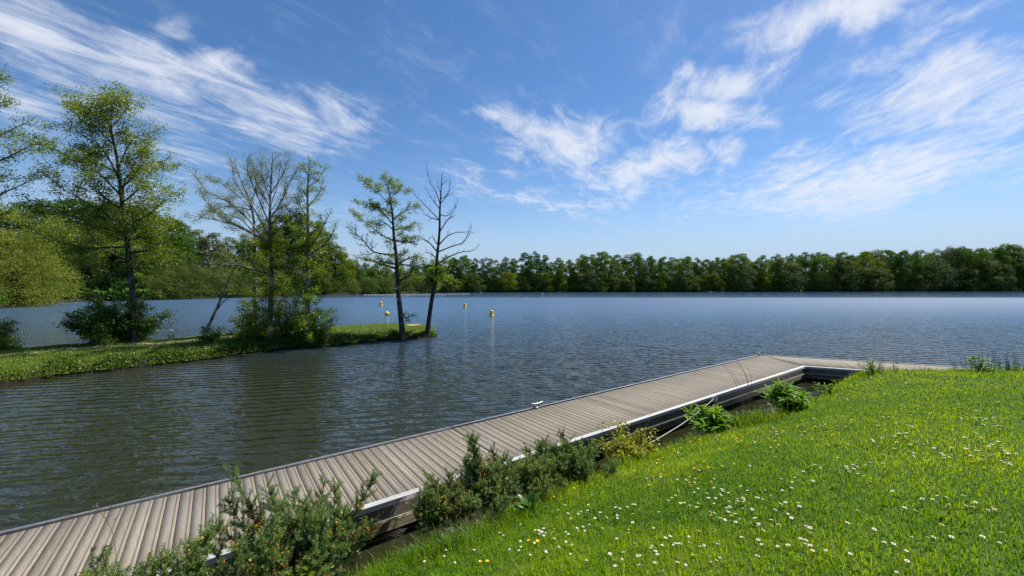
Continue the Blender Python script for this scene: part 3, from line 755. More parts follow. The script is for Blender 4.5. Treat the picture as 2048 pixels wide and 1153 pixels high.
# tree standing outside the frame, its limbs reach in
photo_tree('alder_tree', 'tree at the edge of the photo whose leafy limbs reach in from outside', [(-95, 730), (-88, 600), (-80, 450), (-70, 300), (-55, 170), (-50, 90)],
    [[(-80, 440), (-20, 400), (40, 372), (90, 350)], [(-75, 350), (-10, 325), (45, 300), (75, 285)], [(-70, 300), (0, 270), (65, 240)], [(-65, 250), (-20, 215), (25, 200)], [(-60, 200), (-20, 165), (5, 150)], [(-80, 430), (-30, 360), (20, 350)], [(-75, 330), (-110, 260)], [(-80, 400), (-150, 350)], [(-85, 500), (-20, 440), (30, 420)]],
    17.5, .17, M['bark'], M['alder'], .075, dict(n=42, s=.17), extra=((8, .4, .95, 1.3, 30, 1.0),), twig=.75, twign=7, levels=1, up=.25, ang=48, topn=6)


def shrub(name, label, at, n, spread, h, leafm, size, ln, group=None, wood='stem_wood', elev=(25, 85), aspect=.7, cat='shrub'):
    T = Tree(); at = np.asarray(at, float)
    for k in range(n):
        az = rng.uniform(0, 6.28); e = R(rng.uniform(*elev)); L = h * rng.uniform(.55, 1.1)
        d = np.array([math.cos(az) * math.cos(e) * spread, math.sin(az) * math.cos(e) * spread, math.sin(e)])
        P = T.path(at + np.array([rng.normal(0, .12 * spread), rng.normal(0, .12 * spread), -.08]), d, L * max(1, np.linalg.norm(d)), 6, .1, .12)
        T.limb(P, .016 * h / 1.5, .004, 4)
        T.sub(P, max(4, int(6 * L)), .12, .30 * h, .006, 52, .15, .14, 0, dict(n=ln * 9, s=size * 1.5))
    return T.finish(name, at, label, M[wood], leafm, size, cat, group, aspect)


shrub('leafy_shrub', 'dense dark leafy shrub round the foot of the large broad alder', px(232, 694, 19.9), 40, 1.0, 2.5, M['shrub'], .10, 5)
shrub('leafy_shrub', 'bright leafy thicket round the foot of the thinly leaved grey tree', px(505, 690, 21.0), 22, .95, 1.9, M['alder_bright'], .085, 3.2)
shrub('leafy_shrub', 'tall leafy shrub clothing the lower trunk of the slim upright tree', px(622, 690, 21.7), 20, .60, 2.3, M['alder_bright'], .085, 3.5)
shrub('leafy_shrub', 'tall narrow leafy growth between the two grey stems of the spit', px(575, 690, 21.9), 12, .36, 3.6, M['alder_bright'], .080, 2.0)
shrub('leafy_shrub', 'low bramble on the water edge below the leaning stem', px(425, 690, 20.0), 14, 1.1, 1.0, M['shrub'], .085, 7)
shrub('leafy_shrub', 'leafy shrub cut off by the edge of the photo beside the path', px(-22, 716, 18.6), 22, .8, 1.9, M['shrub'], .10, 7)
shrub('leafy_shrub', 'yellow green bush in front of the shrub at the end of the path', px(12, 722, 17.6), 12, .7, .9, M['lime'], .10, 7)
shrub('leafy_shrub', 'small bright tuft of leaves standing alone on the open end of the spit', px(704, 663, 29.4), 12, .6, .55, M['lime'], .08, 7)
shrub('leafy_shrub', 'dark low shrub overhanging the water beneath the slim tree', px(600, 694, 21.2), 14, 1.3, .8, M['shrub'], .085, 7)

# ------------------------------------------------------------------ woods across the water: one tree of each kind, then copies
def wood_tree(name, h, wd, leafm, leaves, size, lumps, flat=.8, low=.15, bark='bark_far', big=1.0):
    """unit tree at the origin, trunk and crown; h high, wd half-width"""
    root = thing(name, (0, 0, 0), 'x', 'tree')
    T = Tree(); tr = T.path(np.array([0, 0, -.4]), np.array([0, 0, 1.0]), h * .8, 6, .3, .05); T.limb(tr, h * .018, h * .005, 7)
    Cn = []; Rd = []
    for k in range(lumps):
        t = (k + .5) / lumps; z = h * (low + (1 - low) * (t ** .85)); prof_ = math.sqrt(max(.05, 1 - ((t - .42) / .64) ** 2))
        a = k * 2.4 + rng.normal(0, .4); rr_ = wd * prof_ * rng.uniform(.35, .85)
        c = np.array([rr_ * math.cos(a), rr_ * math.sin(a), z - h * .04]); Cn.append(c); Rd.append(big * wd * rng.uniform(.26, .46) * (1.12 - .45 * t))
        b, _ = T.interp(tr, min(.95, max(.15, t * .8))); T.limb(np.array([b, (b + c) / 2 + np.array([0, 0, -.03 * h]), c]), h * .006, h * .002, 4)
    T.w.build('trunk', M[bark], root, smooth=True)
    Cn = np.array(Cn); Rd = np.array(Rd); pw = Rd ** 2; pw /= pw.sum(); mb = MB()
    q = rng.choice(lumps, leaves, p=pw)
    d = rng.normal(size=(leaves, 3)); d /= np.linalg.norm(d, axis=1)[:, None]; d[:, 2] = np.where(d[:, 2] < -.35, -d[:, 2], d[:, 2])
    lobes = 1 + .22 * np.sin(d[:, 0] * 7 + q) * np.sin(d[:, 1] * 6 + q * 2) + .15 * np.sin(d[:, 2] * 9 + q * 3)
    rr_ = Rd[q] * lobes * rng.uniform(.45, 1.08, leaves) ** .5
    P = Cn[q] + d * rr_[:, None] * np.array([1, 1, flat])
    nn = d + rng.normal(0, .42, (leaves, 3)); nn[:, 2] += .25
    mb.leaves(P, nn, size * rng.uniform(.5, 1.3, leaves), .65, 0, np.clip(rng.random(leaves) * .7 + .3 * rng.random(lumps)[q], 0, 1))
    mb.build('crown', leafm, root)
    root['unit_h'] = h
    return root


FAR = [wood_tree('woodland_tree', 18, 6.2, M['oak'], 11500, .46, 20, low=-.02, big=1.3), wood_tree('woodland_tree', 18, 5.2, M['oak'], 10500, .46, 17, low=-.02, big=1.3),
       wood_tree('woodland_tree', 18, 5.8, M['mid'], 11000, .46, 19, low=-.02, big=1.3), wood_tree('woodland_tree', 18, 4.8, M['mid'], 10000, .45, 16, low=-.02, big=1.3),
       wood_tree('woodland_tree', 18, 5.4, M['lime'], 10500, .45, 18, low=-.02, big=1.3), wood_tree('woodland_tree', 18, 6.2, M['grey'], 10500, .42, 20, low=-.02, big=1.2)]
LEFT = [wood_tree('woodland_tree', 18, 5.6, M['oak'], 17000, .40, 46, low=.04), wood_tree('woodland_tree', 18, 5.0, M['mid'], 16000, .38, 42, low=.05),
        wood_tree('woodland_tree', 18, 5.2, M['lime'], 16000, .36, 46, low=.03), wood_tree('woodland_tree', 18, 5.4, M['olive'], 16000, .34, 46, low=.03)]
BUSH = [wood_tree('willow_bush', 6, 3.6, M['olive'], 5000, .26, 22, low=.02), wood_tree('willow_bush', 6, 3.9, M['grey'], 5000, .26, 24, low=.02), wood_tree('willow_bush', 6, 3.4, M['lime'], 4200, .26, 20, low=.02)]
WIL = [wood_tree('willow_bush', 10, 6.2, M['willow'], 60000, .15, 80, low=.0, big=1.1), wood_tree('willow_bush', 7, 5.0, M['olive'], 26000, .15, 50, low=.0)]
used = set()


def put(proto, pxx, depth, top, label, group, zb=.7, wide=1.0, cat='tree'):
    """stand a tree at photo column pxx and distance depth, as high as photo row `top`"""
    o = proto if proto.name not in used else dup(proto)
    used.add(proto.name)
    h = (HOR - top) / F * depth + EYE - zb
    s = h / proto['unit_h']; sx = s * wide * rng.uniform(.9, 1.12)
    o.location = ((pxx - 1024) / F * depth, depth, zb); o.rotation_euler = (0, 0, rng.uniform(0, 6.28)); o.scale = (sx, sx, s)
    tag(o, label, cat, group); return o


SKY = np.array([(690, 548), (740, 545), (790, 541), (830, 530), (880, 520), (905, 515), (940, 508), (965, 517), (1000, 516), (1040, 511), (1075, 503), (1110, 517), (1150, 514), (1190, 501), (1225, 511), (1250, 516),
                (1275, 508), (1320, 514), (1350, 505), (1400, 517), (1450, 513), (1480, 509), (1540, 511), (1600, 507), (1640, 499), (1700, 507), (1760, 504), (1800, 499), (1840, 504), (1875, 485), (1905, 490), (1935, 488), (1965, 502), (2010, 488), (2048, 496), (2300, 500)], float)
names = {0: 'round dark green oak in the wood across the lake', 1: 'narrow dark green tree in the wood across the lake', 2: 'broad mid green tree in the wood across the lake', 3: 'narrow mid green tree in the wood across the lake',
         4: 'fresh yellow green tree in the wood across the lake', 5: 'greyish green tree in the wood across the lake'}
x_ = 830.0; k = 0
while x_ < 2180:
    kind = int(rng.choice(6, p=[.2, .18, .2, .14, .18, .1])); top = np.interp(x_, SKY[:, 0], SKY[:, 1]) + rng.choice([0, 1, 5, 14], p=[.35, .25, .25, .15])
    put(FAR[kind], x_, shore_depth(x_) + rng.uniform(4, 8), top, names[kind], 'trees in the wood across the lake', wide=rng.uniform(.62, .88)); x_ += rng.uniform(17, 27)
x_ = 835.0
while x_ < 2180:
    kind = int(rng.choice(6, p=[.30, .24, .2, .12, .1, .04])); top = np.interp(x_, SKY[:, 0], SKY[:, 1]) + rng.choice([-2, 4, 10, 18])
    put(FAR[kind], x_, shore_depth(x_) + rng.uniform(14, 26), top, names[kind] , 'trees in the wood across the lake', zb=1.1, wide=1.1); x_ += rng.uniform(18, 28)
for (a, top, kind) in [(1092, 545, 2), (1005, 553, 0), (1165, 548, 0), (1290, 552, 1), (1385, 550, 0), (1480, 528, 1), (1520, 556, 0), (1575, 525, 1), (1630, 545, 0), (1690, 520, 0), (1738, 532, 0), (1860, 520, 1), (1920, 535, 0), (1962, 520, 0), (1990, 530, 1), (1830, 548, 0), (2060, 545, 2)] + [(float(v), 556 + 12 * math.sin(v), int(v) % 3) for v in range(880, 2100, 34)] + [(900, 550, 0), (945, 555, 2), (1230, 556, 0), (1345, 558, 1), (1435, 556, 2)]:
    put(BUSH[kind], a, shore_depth(a) + 2.2, top, ['rounded olive willow at the foot of the far wood', 'rounded grey green willow at the foot of the far wood', 'small fresh green bush at the foot of the far wood'][kind], 'willows at the foot of the far wood', .3, 1.0, 'bush')

# left bank
SKL = np.array([(-400, 430), (0, 428), (60, 408), (130, 396), (200, 402), (300, 420), (350, 440), (400, 463), (450, 468), (490, 484), (540, 458), (580, 445), (620, 456), (660, 480), (700, 515), (720, 530), (830, 535)], float)
nl = {0: 'tall dark green tree on the wooded bank behind the spit', 1: 'mid green tree on the wooded bank behind the spit', 2: 'yellow green tree on the wooded bank behind the spit', 3: 'grey olive tree on the wooded bank behind the spit'}
for (a, kind, off, dt) in [(-330, 0, 10, 0), (-220, 1, 9, 0), (-120, 0, 14, 0), (-40, 0, 26, 0), (15, 0, 24, 6), (62, 0, 18, 0), (105, 0, 11, 4), (150, 0, 9, 0), (195, 0, 8, 3), (238, 0, 10, 0), (285, 0, 10, 2), (325, 0, 11, 4), (140, 0, 4, 70), (180, 0, 4, 60), (225, 0, 4, 66), (265, 1, 4, 60),
                         (360, 1, 13, 0), (392, 3, 15, 0), (425, 3, 13, 0), (460, 3, 16, 2), (495, 1, 14, 0), (530, 2, 12, -16), (562, 2, 14, -22), (592, 2, 11, -24), (622, 2, 10, -18), (648, 2, 8, -10), (672, 2, 6, 0), (545, 1, 4, 60), (600, 1, 3, 60), (640, 3, 3, 40),
                         (700, 2, 8, 8), (722, 1, 9, 6), (745, 2, 8, 4), (770, 3, 8, 2), (795, 2, 9, 2), (818, 1, 10, 2), (755, 1, 14, -2), (800, 2, 16, -4), (715, 3, 14, 2), (690, 1, 16, 0), (708, 2, 20, -2), (735, 1, 22, -4), (775, 2, 18, -2), (830, 1, 16, 0)]:
    put(LEFT[kind], a, shore_depth(a) + off, np.interp(a, SKL[:, 0], SKL[:, 1]) + dt, nl[kind], 'trees on the wooded bank behind the spit', .8, rng.uniform(.85, 1.05))
put(WIL[0], 20, 60.5, 466, 'large rounded yellow green willow at the water edge nearest the spit', None, -1.2, .82, 'bush')
put(WIL[0], -110, 53, 480, 'yellow green willow beyond the edge of the photo on the near bank', None, .3, .9, 'bush')
for (a, off, top) in [(345, 3, 540), (375, 3, 530), (410, 4, 538), (450, 3.5, 545), (310, 2.5, 556), (490, 3, 552), (700, 3, 560), (735, 3, 557), (770, 3, 556), (665, 3, 560), (810, 3, 556), (845, 3, 548), (865, 4, 540)]:
    put(WIL[1], a, shore_depth(a) + off, top, 'low olive green willow along the wooded bank behind the spit', 'willows along the wooded bank', -.7, 1.0, 'bush')
for p_ in FAR + LEFT + BUSH + WIL:
    if p_.name not in used:
        for ch in list(p_.children): bpy.data.objects.remove(ch)
        bpy.data.objects.remove(p_)

# shaded undergrowth that fills the wood floor
mb = MB(); N = 110000; pq = rng.uniform(-350, 2250, N); dq = shore_depth(pq) + rng.uniform(0, 26, N)
hh = np.clip((dq - shore_depth(pq)) / 5, .25, 1) * (3.4 + 3.2 * (vnoise(pq / 12, dq / 5, 1.0, 61) + 1)) * rng.random(N) ** .7
P = np.stack([(pq - 1024) / F * dq, dq, .6 + hh], 1); nn = rng.normal(0, .8, (N, 3)); nn[:, 2] += .5
mb.leaves(P, nn, (.5 + .6 * rng.random(N)), .7)
tag(mb.build('undergrowth', M['oak']), 'dark undergrowth on the floor of the woods round the lake', 'undergrowth', kind='stuff')

# ------------------------------------------------------------------ pontoons
DZ = .50; V0, V1 = 5.12, 7.10; UC0, UC1 = 16.25, 17.5         # deck level, inner and outer side, mitred corner
PITCH = .137


def pontoon(label, loc, rz, u0, u1, w_, cut0=None, cut1=None, cleats=(), seed=1):
    """one floating section; local x along it, local y from the bank side (0) to the lake side (w_)"""
    q = np.random.default_rng(seed)
    root = thing('floating_pontoon', (loc[0], loc[1], 0), label, 'pontoon', rz=rz)
    lo = (lambda y: u0) if cut0 is None else (lambda y: u0 + cut0 * y / w_)
    hi = (lambda y: u1) if cut1 is None else (lambda y: u1 + cut1 * y / w_)
    mb = MB(); a = min(lo(0), lo(w_)); e = .105
    while a < max(hi(0), hi(w_)):
        b = a + PITCH - .006 + q.normal(0, .0008); tn_ = np.clip(q.normal(.45, .22), 0, 1); dz = q.normal(0, .0012)
        for (x0, x1, z1, m_) in ((a, b - .036, DZ - .004, 0), (b - .036, b, DZ - .0032, 1)):
            # clip each board against the mitres
            ys = np.linspace(e, w_ - e, 25); xm = (x0 + x1) / 2
            ok = [y for y in ys if lo(y) <= xm <= hi(y)]
            if len(ok) > 1: mb.box(x0, x1, ok[0], ok[-1], DZ - .034, z1 + dz, m_, None, tn_)
        a += PITCH
    mb.build('decking', [M['deck'], M['strip']], root)
    for y0, sgn in ((0.0, 1), (w_, -1)):
        y1 = y0 + sgn * (.10 if sgn > 0 else .055)
        mb = MB(); mb.prism([(lo(y0), y0), (hi(y0), y0), (hi(y1), y1), (lo(y1), y1)][::sgn], DZ - .012, DZ + .010)
        ya, yb = y0 + sgn * .004, y0 + sgn * .03
        mb.prism([(lo(ya), ya), (hi(ya), ya), (hi(yb), yb), (lo(yb), yb)][::sgn], DZ - .055, DZ - .012)
        mb.build('edge_rail', M['alu'] if sgn > 0 else M['steel'], root)
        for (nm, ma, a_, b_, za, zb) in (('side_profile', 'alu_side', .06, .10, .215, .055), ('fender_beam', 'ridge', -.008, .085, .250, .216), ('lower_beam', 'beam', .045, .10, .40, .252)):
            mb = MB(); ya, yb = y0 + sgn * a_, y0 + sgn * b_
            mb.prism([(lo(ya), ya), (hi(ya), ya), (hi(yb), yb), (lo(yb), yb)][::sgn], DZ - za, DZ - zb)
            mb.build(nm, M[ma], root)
    x0 = max(lo(0), lo(w_)) + .3
    while x0 + 1.6 < min(hi(0), hi(w_)):
        mb = MB(); mb.box(x0, x0 + 1.5, .2, w_ - .2, -.3, DZ - .05); mb.build('float', M['float'], root); x0 += 2.4
    for (cx, cy, rot) in cleats:
        mb = MB(); Mx = np.array(Matrix.Translation((cx, cy, DZ + .010)) @ Matrix.Rotation(rot, 4, 'Z'))
        mb.box(-.11, .11, -.035, .035, 0, .012, 0, Mx)
        for s in (-1, 1): mb.box(s * .06 - .016, s * .06 + .016, -.018, .018, .012, .075, 0, Mx)
        xs = np.linspace(-.17, .17, 9); Pb = np.stack([xs, xs * 0, .085 + .5 * xs ** 2], 1) @ Mx[:3, :3].T + Mx[:3, 3]
        mb.tube(Pb, .017 - .25 * xs ** 2 * .6, 8)
        mb.build('cleat', M['steel'], root)
    return root


W_ = V1 - V0
o1 = uv(0, V0)
pontoon('long near section of the grey timber pontoon, running out of the photo', o1, R(36.4), -9.0, 3.70, W_, seed=3)
pontoon('middle section of the timber pontoon with a steel cleat, ending at the bend', o1, R(36.4), 3.72, UC0, W_, None, UC1 - UC0, cleats=((5.9, W_ - .06, 0), (UC1 - .16, W_ - .08, .3)), seed=4)
ci, co = np.array(uv(UC0, V0)), np.array(uv(UC1, V1)); A2 = R(-24)
d2 = np.array([math.cos(A2), math.sin(A2)]); n2 = np.array([-d2[1], d2[0]]); w2 = float((co - ci) @ n2); sh2 = float((co - ci) @ d2)
pontoon('far section of the pontoon beyond the bend, half hidden by the lawn', ci, A2, .01, 11.5, w2, sh2, None, seed=5)
# mooring bracket, rope
rp = np.array([5.0, 10.02, .44])
br = thing('mooring_bracket', (rp[0], rp[1], DZ - .30), 'dark steel bracket on the bank side of the pontoon that holds the rope', 'bracket', rz=R(36.4))
mb = MB(); mb.box(-.09, .09, -.075, .0, .02, .30); mb.build('plate', M['bark_dark'], br)
mb = MB(); th_ = np.linspace(0, 2 * np.pi, 13); mb.tube(np.stack([.055 * np.cos(th_), -.09 + 0 * th_, .20 + .055 * np.sin(th_)], 1), .011, 6); mb.build('ring', M['steel'], br)
ra = px(1428, 798, 9.86); rb = px(1312, 880, 6.62); rc = px(1268, 912, 6.0); rc[2] = .80
P = smooth(np.array([ra, ra * .66 + rb * .34 + np.array([0, 0, -.05]), ra * .33 + rb * .67 + np.array([0, 0, -.05]), rb, rc]))
mb = MB(); mb.tube(P, .008, 7)
for k in range(3):
    c_ = ra + np.array([.02 * k - .02, .01, .0]); mb.tube(np.stack([c_[0] + .055 * np.cos(th_), c_[1] + .02 * np.sin(th_ * 2), c_[2] - .02 + (.05 + .012 * k) * np.sin(th_)], 1), .012, 6)
tag(mb.build('mooring_rope', M['rope'], smooth=True), 'pale rope tied from the pontoon bracket down to the grassy bank', 'rope')

# ------------------------------------------------------------------ plants on the near bank
def gorse(label, at, shoots, h, spread, flower=.3, seed=1, brown=.15, tops=(), azr=(0, 6.28), shape=None):
    """spiny shoots: wood, green spines and dried yellow flowers as parts"""
    q = np.random.default_rng(seed); at = np.asarray(at, float)
    root = thing('gorse_bush', at, label, 'bush'); wd = MB(); C_, D_, S_, K_ = [], [], [], []; fl = []
    T = Tree(); T.w = wd
    def spines(P, dens, L, kind, r):
        n = max(4, int(dens * np.linalg.norm(np.diff(P, axis=0), axis=1).sum()))
        t = q.random(n); i = np.minimum((t * (len(P) - 1)).astype(int), len(P) - 2); f = t * (len(P) - 1) - i
        b = P[i] * (1 - f[:, None]) + P[i + 1] * f[:, None]; tan = P[i + 1] - P[i]; tan /= np.linalg.norm(tan, axis=1)[:, None]
        d = q.normal(size=(n, 3)); d -= (d * tan).sum(1)[:, None] * tan; d /= np.linalg.norm(d, axis=1)[:, None]
        d = d * .8 + tan * .65; d /= np.linalg.norm(d, axis=1)[:, None]
        Ls = L * q.uniform(.5, 1.2, n); C_.append(b + d * Ls[:, None] * .5); D_.append(d); S_.append(Ls); K_.append(np.full(n, kind))
    specs = [(None, q.uniform(*azr), q.uniform(22, 86), h * q.uniform(.5, .92)) for _ in range(shoots)] + [(t_, 0, 0, 0) for t_ in tops]
    for (tgt, az, el, L) in specs:
        b = at + np.array([q.normal(0, .16 * spread), q.normal(0, .16 * spread), -.05])
        if tgt is not None:
            tgt = np.asarray(tgt); mid = (b + tgt) / 2 + np.array([0, 0, -.06]) + q.normal(0, .03, 3); P = smooth(np.array([b, mid, tgt]), 5); L = np.linalg.norm(tgt - b)
        else:
            e = R(el); d = np.array([math.cos(az) * math.cos(e) * spread, math.sin(az) * math.cos(e) * spread, math.sin(e)])
            P = T.path(b, d, L * max(.7, np.linalg.norm(d)), 8, .35, .06)
        wd.tube(P, np.linspace(.009, .003, len(P)), 4)
        hot = q.random() < flower; brn = q.random() < brown
        spines(P[len(P) // 4:], 420, .028, 2 if brn else 0, 0)
        n_ = int(L / .022)
        for k in range(n_):
            t = q.uniform(.28, .99); bb, tan = T.interp(P, t); pr = q.normal(size=3); pr -= pr.dot(tan) * tan; pr /= np.linalg.norm(pr)
            Ls = q.uniform(.08, .20) * (1.15 - .5 * t); Q = T.path(bb, tan * .75 + pr * .75, Ls, 3, .25, .06)
            wd.tube(Q, np.linspace(.0035, .0015, 4), 3, cap=False)
            kd = 2 if (brn and q.random() < .55) or t < .42 and q.random() < .5 else (1 if t > .72 and q.random() < .7 else 0)
            spines(Q, 620, .026, kd, 0)
            if hot and t < .88 and q.random() < .5:
                m = q.integers(2, 6); fl.append(Q[q.integers(1, 4, m)] + q.normal(0, .010, (m, 3)))
    wd.v = [v - at for v in wd.v]; wd.build('branches', M['stem_wood'], root)
    C1 = np.concatenate(C_) - at; D1 = np.concatenate(D_); S1 = np.concatenate(S_); K1 = np.concatenate(K_)
    mb = MB()
    for kd in range(3):
        k = K1 == kd
        if k.any():
            nn = rng.normal(size=(k.sum(), 3)); mb.leaves(C1[k], np.cross(D1[k], nn), S1[k], .20, kd, None, None, D1[k])
    mb.build('foliage', [M['gorse'], M['gorse_tip'], M['gorse_brown']], root)
    if fl:
        fp = np.concatenate(fl) - at; mb = MB()
        for _ in range(2): mb.leaves(fp + rng.normal(0, .003, fp.shape), rng.normal(size=fp.shape), .024 * rng.uniform(.6, 1.2, len(fp)), .75)
        mb.build('flowers', M['gorse_flower'], root)
    return root


def P3(x, y, d): return px(x, y, d)
gorse('largest gorse bush, reaching over the pontoon at the bottom edge of the photo', px(590, 1165, 3.20), 46, .72, .85, .35, 11, .12,
      tops=[P3(470, 945, 3.5), P3(455, 1000, 3.4), P3(535, 965, 3.5), P3(650, 960, 3.55), P3(680, 990, 3.5), P3(755, 945, 3.75), P3(720, 1000, 3.7), P3(610, 1000, 3.4), P3(405, 1075, 3.2), P3(430, 1050, 3.25), P3(560, 1010, 3.3), P3(700, 1020, 3.6), P3(500, 1010, 3.3), P3(640, 1010, 3.4), P3(745, 1040, 3.6), P3(585, 985, 3.5), P3(670, 970, 3.6)])
gorse('low gorse shoots in the bottom corner beside the largest gorse bush', px(300, 1200, 2.75), 16, .42, 1.0, .25, 12, .1, tops=[P3(215, 1090, 2.8), P3(205, 1110, 2.75), P3(300, 1105, 2.8), P3(380, 1095, 2.9), P3(350, 1110, 2.85), P3(395, 1125, 2.9)])
gorse('dark gorse speckled with dry yellow flowers beside the dark gap in the bank', px(882, 1036, 4.35), 30, .50, .62, .75, 13, .45, tops=[P3(860, 950, 4.4), P3(835, 985, 4.35)])
gorse('gorse with one tall upright flowering spike above the pontoon edge', px(965, 1004, 4.75), 42, .58, .95, .35, 14, .2, tops=[P3(945, 868, 4.7), P3(938, 880, 4.7), P3(950, 895, 4.7), P3(930, 915, 4.7), P3(955, 920, 4.75), P3(940, 930, 4.7), P3(1015, 915, 4.9)])
gorse('low rounded grey green gorse with no flowers against the pontoon rail', px(1135, 962, 5.35), 58, .64, 1.0, .08, 15, .2, tops=[P3(1125, 865, 5.4), P3(1140, 875, 5.4), P3(1190, 885, 5.5)])
gorse('small gorse bush between the flowering spike and the rounded gorse', px(1062, 975, 5.05), 30, .46, .9, .12, 16, .15)
shrub('yellow_bush', 'small yellow green bramble bush at the end of the row of gorse', px(1258, 915, 6.0), 34, .75, .52, M['yellowbush'], .045, 9, elev=(20, 80), cat='bush')


def rosette(name, label, at, n, L, wd_, mat, el=(35, 80), cat='plant', group=None, stems=0):
    """broad arching leaves from one crown; stems > 0: leafy stalks"""
    at = np.asarray(at, float); root = thing(name, at, label, cat, group); mb = MB(); st = MB()
    bases = []
    if stems:
        for k in range(stems):
            az = rng.uniform(0, 6.28); e = R(rng.uniform(35, 85)); hL = L * rng.uniform(.6, 1.05)
            d = np.array([math.cos(az) * math.cos(e), math.sin(az) * math.cos(e), math.sin(e)])
            Q = np.array([d * hL * t + np.array([0, 0, -.04 * (1 - t)]) + d * np.array([1, 1, 0]) * .25 * hL * t * t for t in np.linspace(0, 1, 5)])
            st.tube(Q, np.linspace(.006, .003, 5), 4)
            for j in range(n):
                t = rng.uniform(.25, 1.0); i = min(int(t * 4), 3); b = Q[i] + (Q[i + 1] - Q[i]) * (t * 4 - i); bases.append((b, rng.uniform(0, 6.28), R(rng.uniform(*el)), L * .36 * rng.uniform(.7, 1.2)))
    else: bases = [(np.array([rng.normal(0, .012), rng.normal(0, .012), -.01]), rng.uniform(0, 6.28), R(rng.uniform(*el)), L * rng.uniform(.6, 1.1)) for _ in range(n)]
    for (b, az, e, l_) in bases:
        h = np.array([math.cos(az), math.sin(az), 0]); s = np.array([-math.sin(az), math.cos(az), 0]); ts = np.linspace(0, 1, 6); curve = rng.uniform(.2, .7)
        Vv = []
        for t in ts:
            ee = e - curve * t * 1.4; c = b + l_ * (h * (math.cos(e) * t + .25 * curve * t * t) + np.array([0, 0, 1]) * (math.sin(e) * t - .55 * curve * t * t))
            wv_ = l_ * wd_ * (math.sin(math.pi * min(1, .06 + t * .94)) ** .8) * .5 + .0006
            Vv += [c - s * wv_ + np.array([0, 0, wv_ * .35]), c, c + s * wv_ + np.array([0, 0, wv_ * .35])]
        Fs = []
        for k in range(5): Fs += [(k * 3, k * 3 + 1, k * 3 + 4, k * 3 + 3), (k * 3 + 1, k * 3 + 2, k * 3 + 5, k * 3 + 4)]
        mb.add(Vv, Fs, 0, rng.random())
    mb.build('foliage', mat, root, smooth=True)
    if st.v: st.build('stems', M['stem'], root)
    return root


def on_lawn(x, y, dep):
    p = px(x, y, dep); p[2] = float(lawn_field(np.array([p[0]]), np.array([p[1]]))[1][0]); return p
rosette('dock_plant', 'dock plant with long upright broad leaves in front of the gorse', on_lawn(1062, 1000, 4.36), 13, .30, .22, M['dockleaf'], (40, 85))
rosette('leafy_plant', 'bright green bushy leafy plant on the bank by the rope', on_lawn(1428, 862, 6.9), 22, .50, .24, M['plant'], (-10, 60), stems=30)
rosette('leafy_plant', 'bright green bushy leafy plant nearest the bend of the pontoon', on_lawn(1572, 812, 7.75), 22, .54, .24, M['plant'], (-10, 60), stems=32)
rosette('leafy_plant', 'low leafy weeds at the corner of the lawn below the pontoon rail', on_lawn(1655, 765, 8.3), 10, .30, .2, M['plant'], (-10, 60), stems=9)
rosette('leafy_plant', 'leafy weeds on the lawn edge where the rail of the pontoon disappears', on_lawn(1745, 740, 9.0), 10, .32, .2, M['plant'], (-10, 60), stems=10)
rosette('leafy_plant', 'small broad leaved plant among the tall weeds at the lawn edge', on_lawn(1965, 742, 8.7), 10, .36, .24, M['plant'], (-10, 60), stems=8)
rosette('leafy_plant', 'pale leafy sprig in the grass under the largest gorse bush', px(610, 1150, 2.9) + np.array([0, 0, -.1]), 9, .18, .5, M['lime'], (-10, 60), stems=10)


def tuft(name, label, at, n, h, spread, mat, wd_=.004, lean=(.1, .7), cat='grass tuft', seeds=False, group=None):
    at = np.asarray(at, float); root = thing(name, at, label, cat, group); mb = MB()
    P = np.stack([rng.normal(0, spread, n), rng.normal(0, spread, n), np.full(n, -.05)], 1)
    zl = lawn_field(at[0] + P[:, 0], at[1] + P[:, 1])[1] - at[2]; P[:, 2] += np.clip(zl, -.3, .3)
    blades(mb, P, h * rng.uniform(.45, 1.1, n), np.full(n, wd_) * rng.uniform(.6, 1.2, n), rng.uniform(*lean, n), rng.random(n))
    mb.build('blades', mat, root)
    if seeds:
        st = MB(); sd = MB()
        for k in range(seeds):
            az = rng.uniform(0, 6.28); L = h * rng.uniform(1.0, 1.6); b = np.array([rng.normal(0, spread * .8), rng.normal(0, spread * .8), -.05]); bend = rng.uniform(.1, .5)
            Q = np.array([b + np.array([math.cos(az) * bend * L * t * t, math.sin(az) * bend * L * t * t, L * t]) for t in np.linspace(0, 1, 6)]); st.tube(Q, np.linspace(.0028, .0016, 6), 3)
            m = 26; ts = rng.uniform(.72, 1, m); q = np.array([b + np.array([math.cos(az) * bend * L * t * t, math.sin(az) * bend * L * t * t, L * t]) for t in ts]) + rng.normal(0, .007, (m, 3))
            sd.leaves(q, rng.normal(size=(m, 3)), .014, .5)
        st.build('stalks', M['drygrass'], root); sd.build('seed_heads', M['drygrass'], root)
    return root


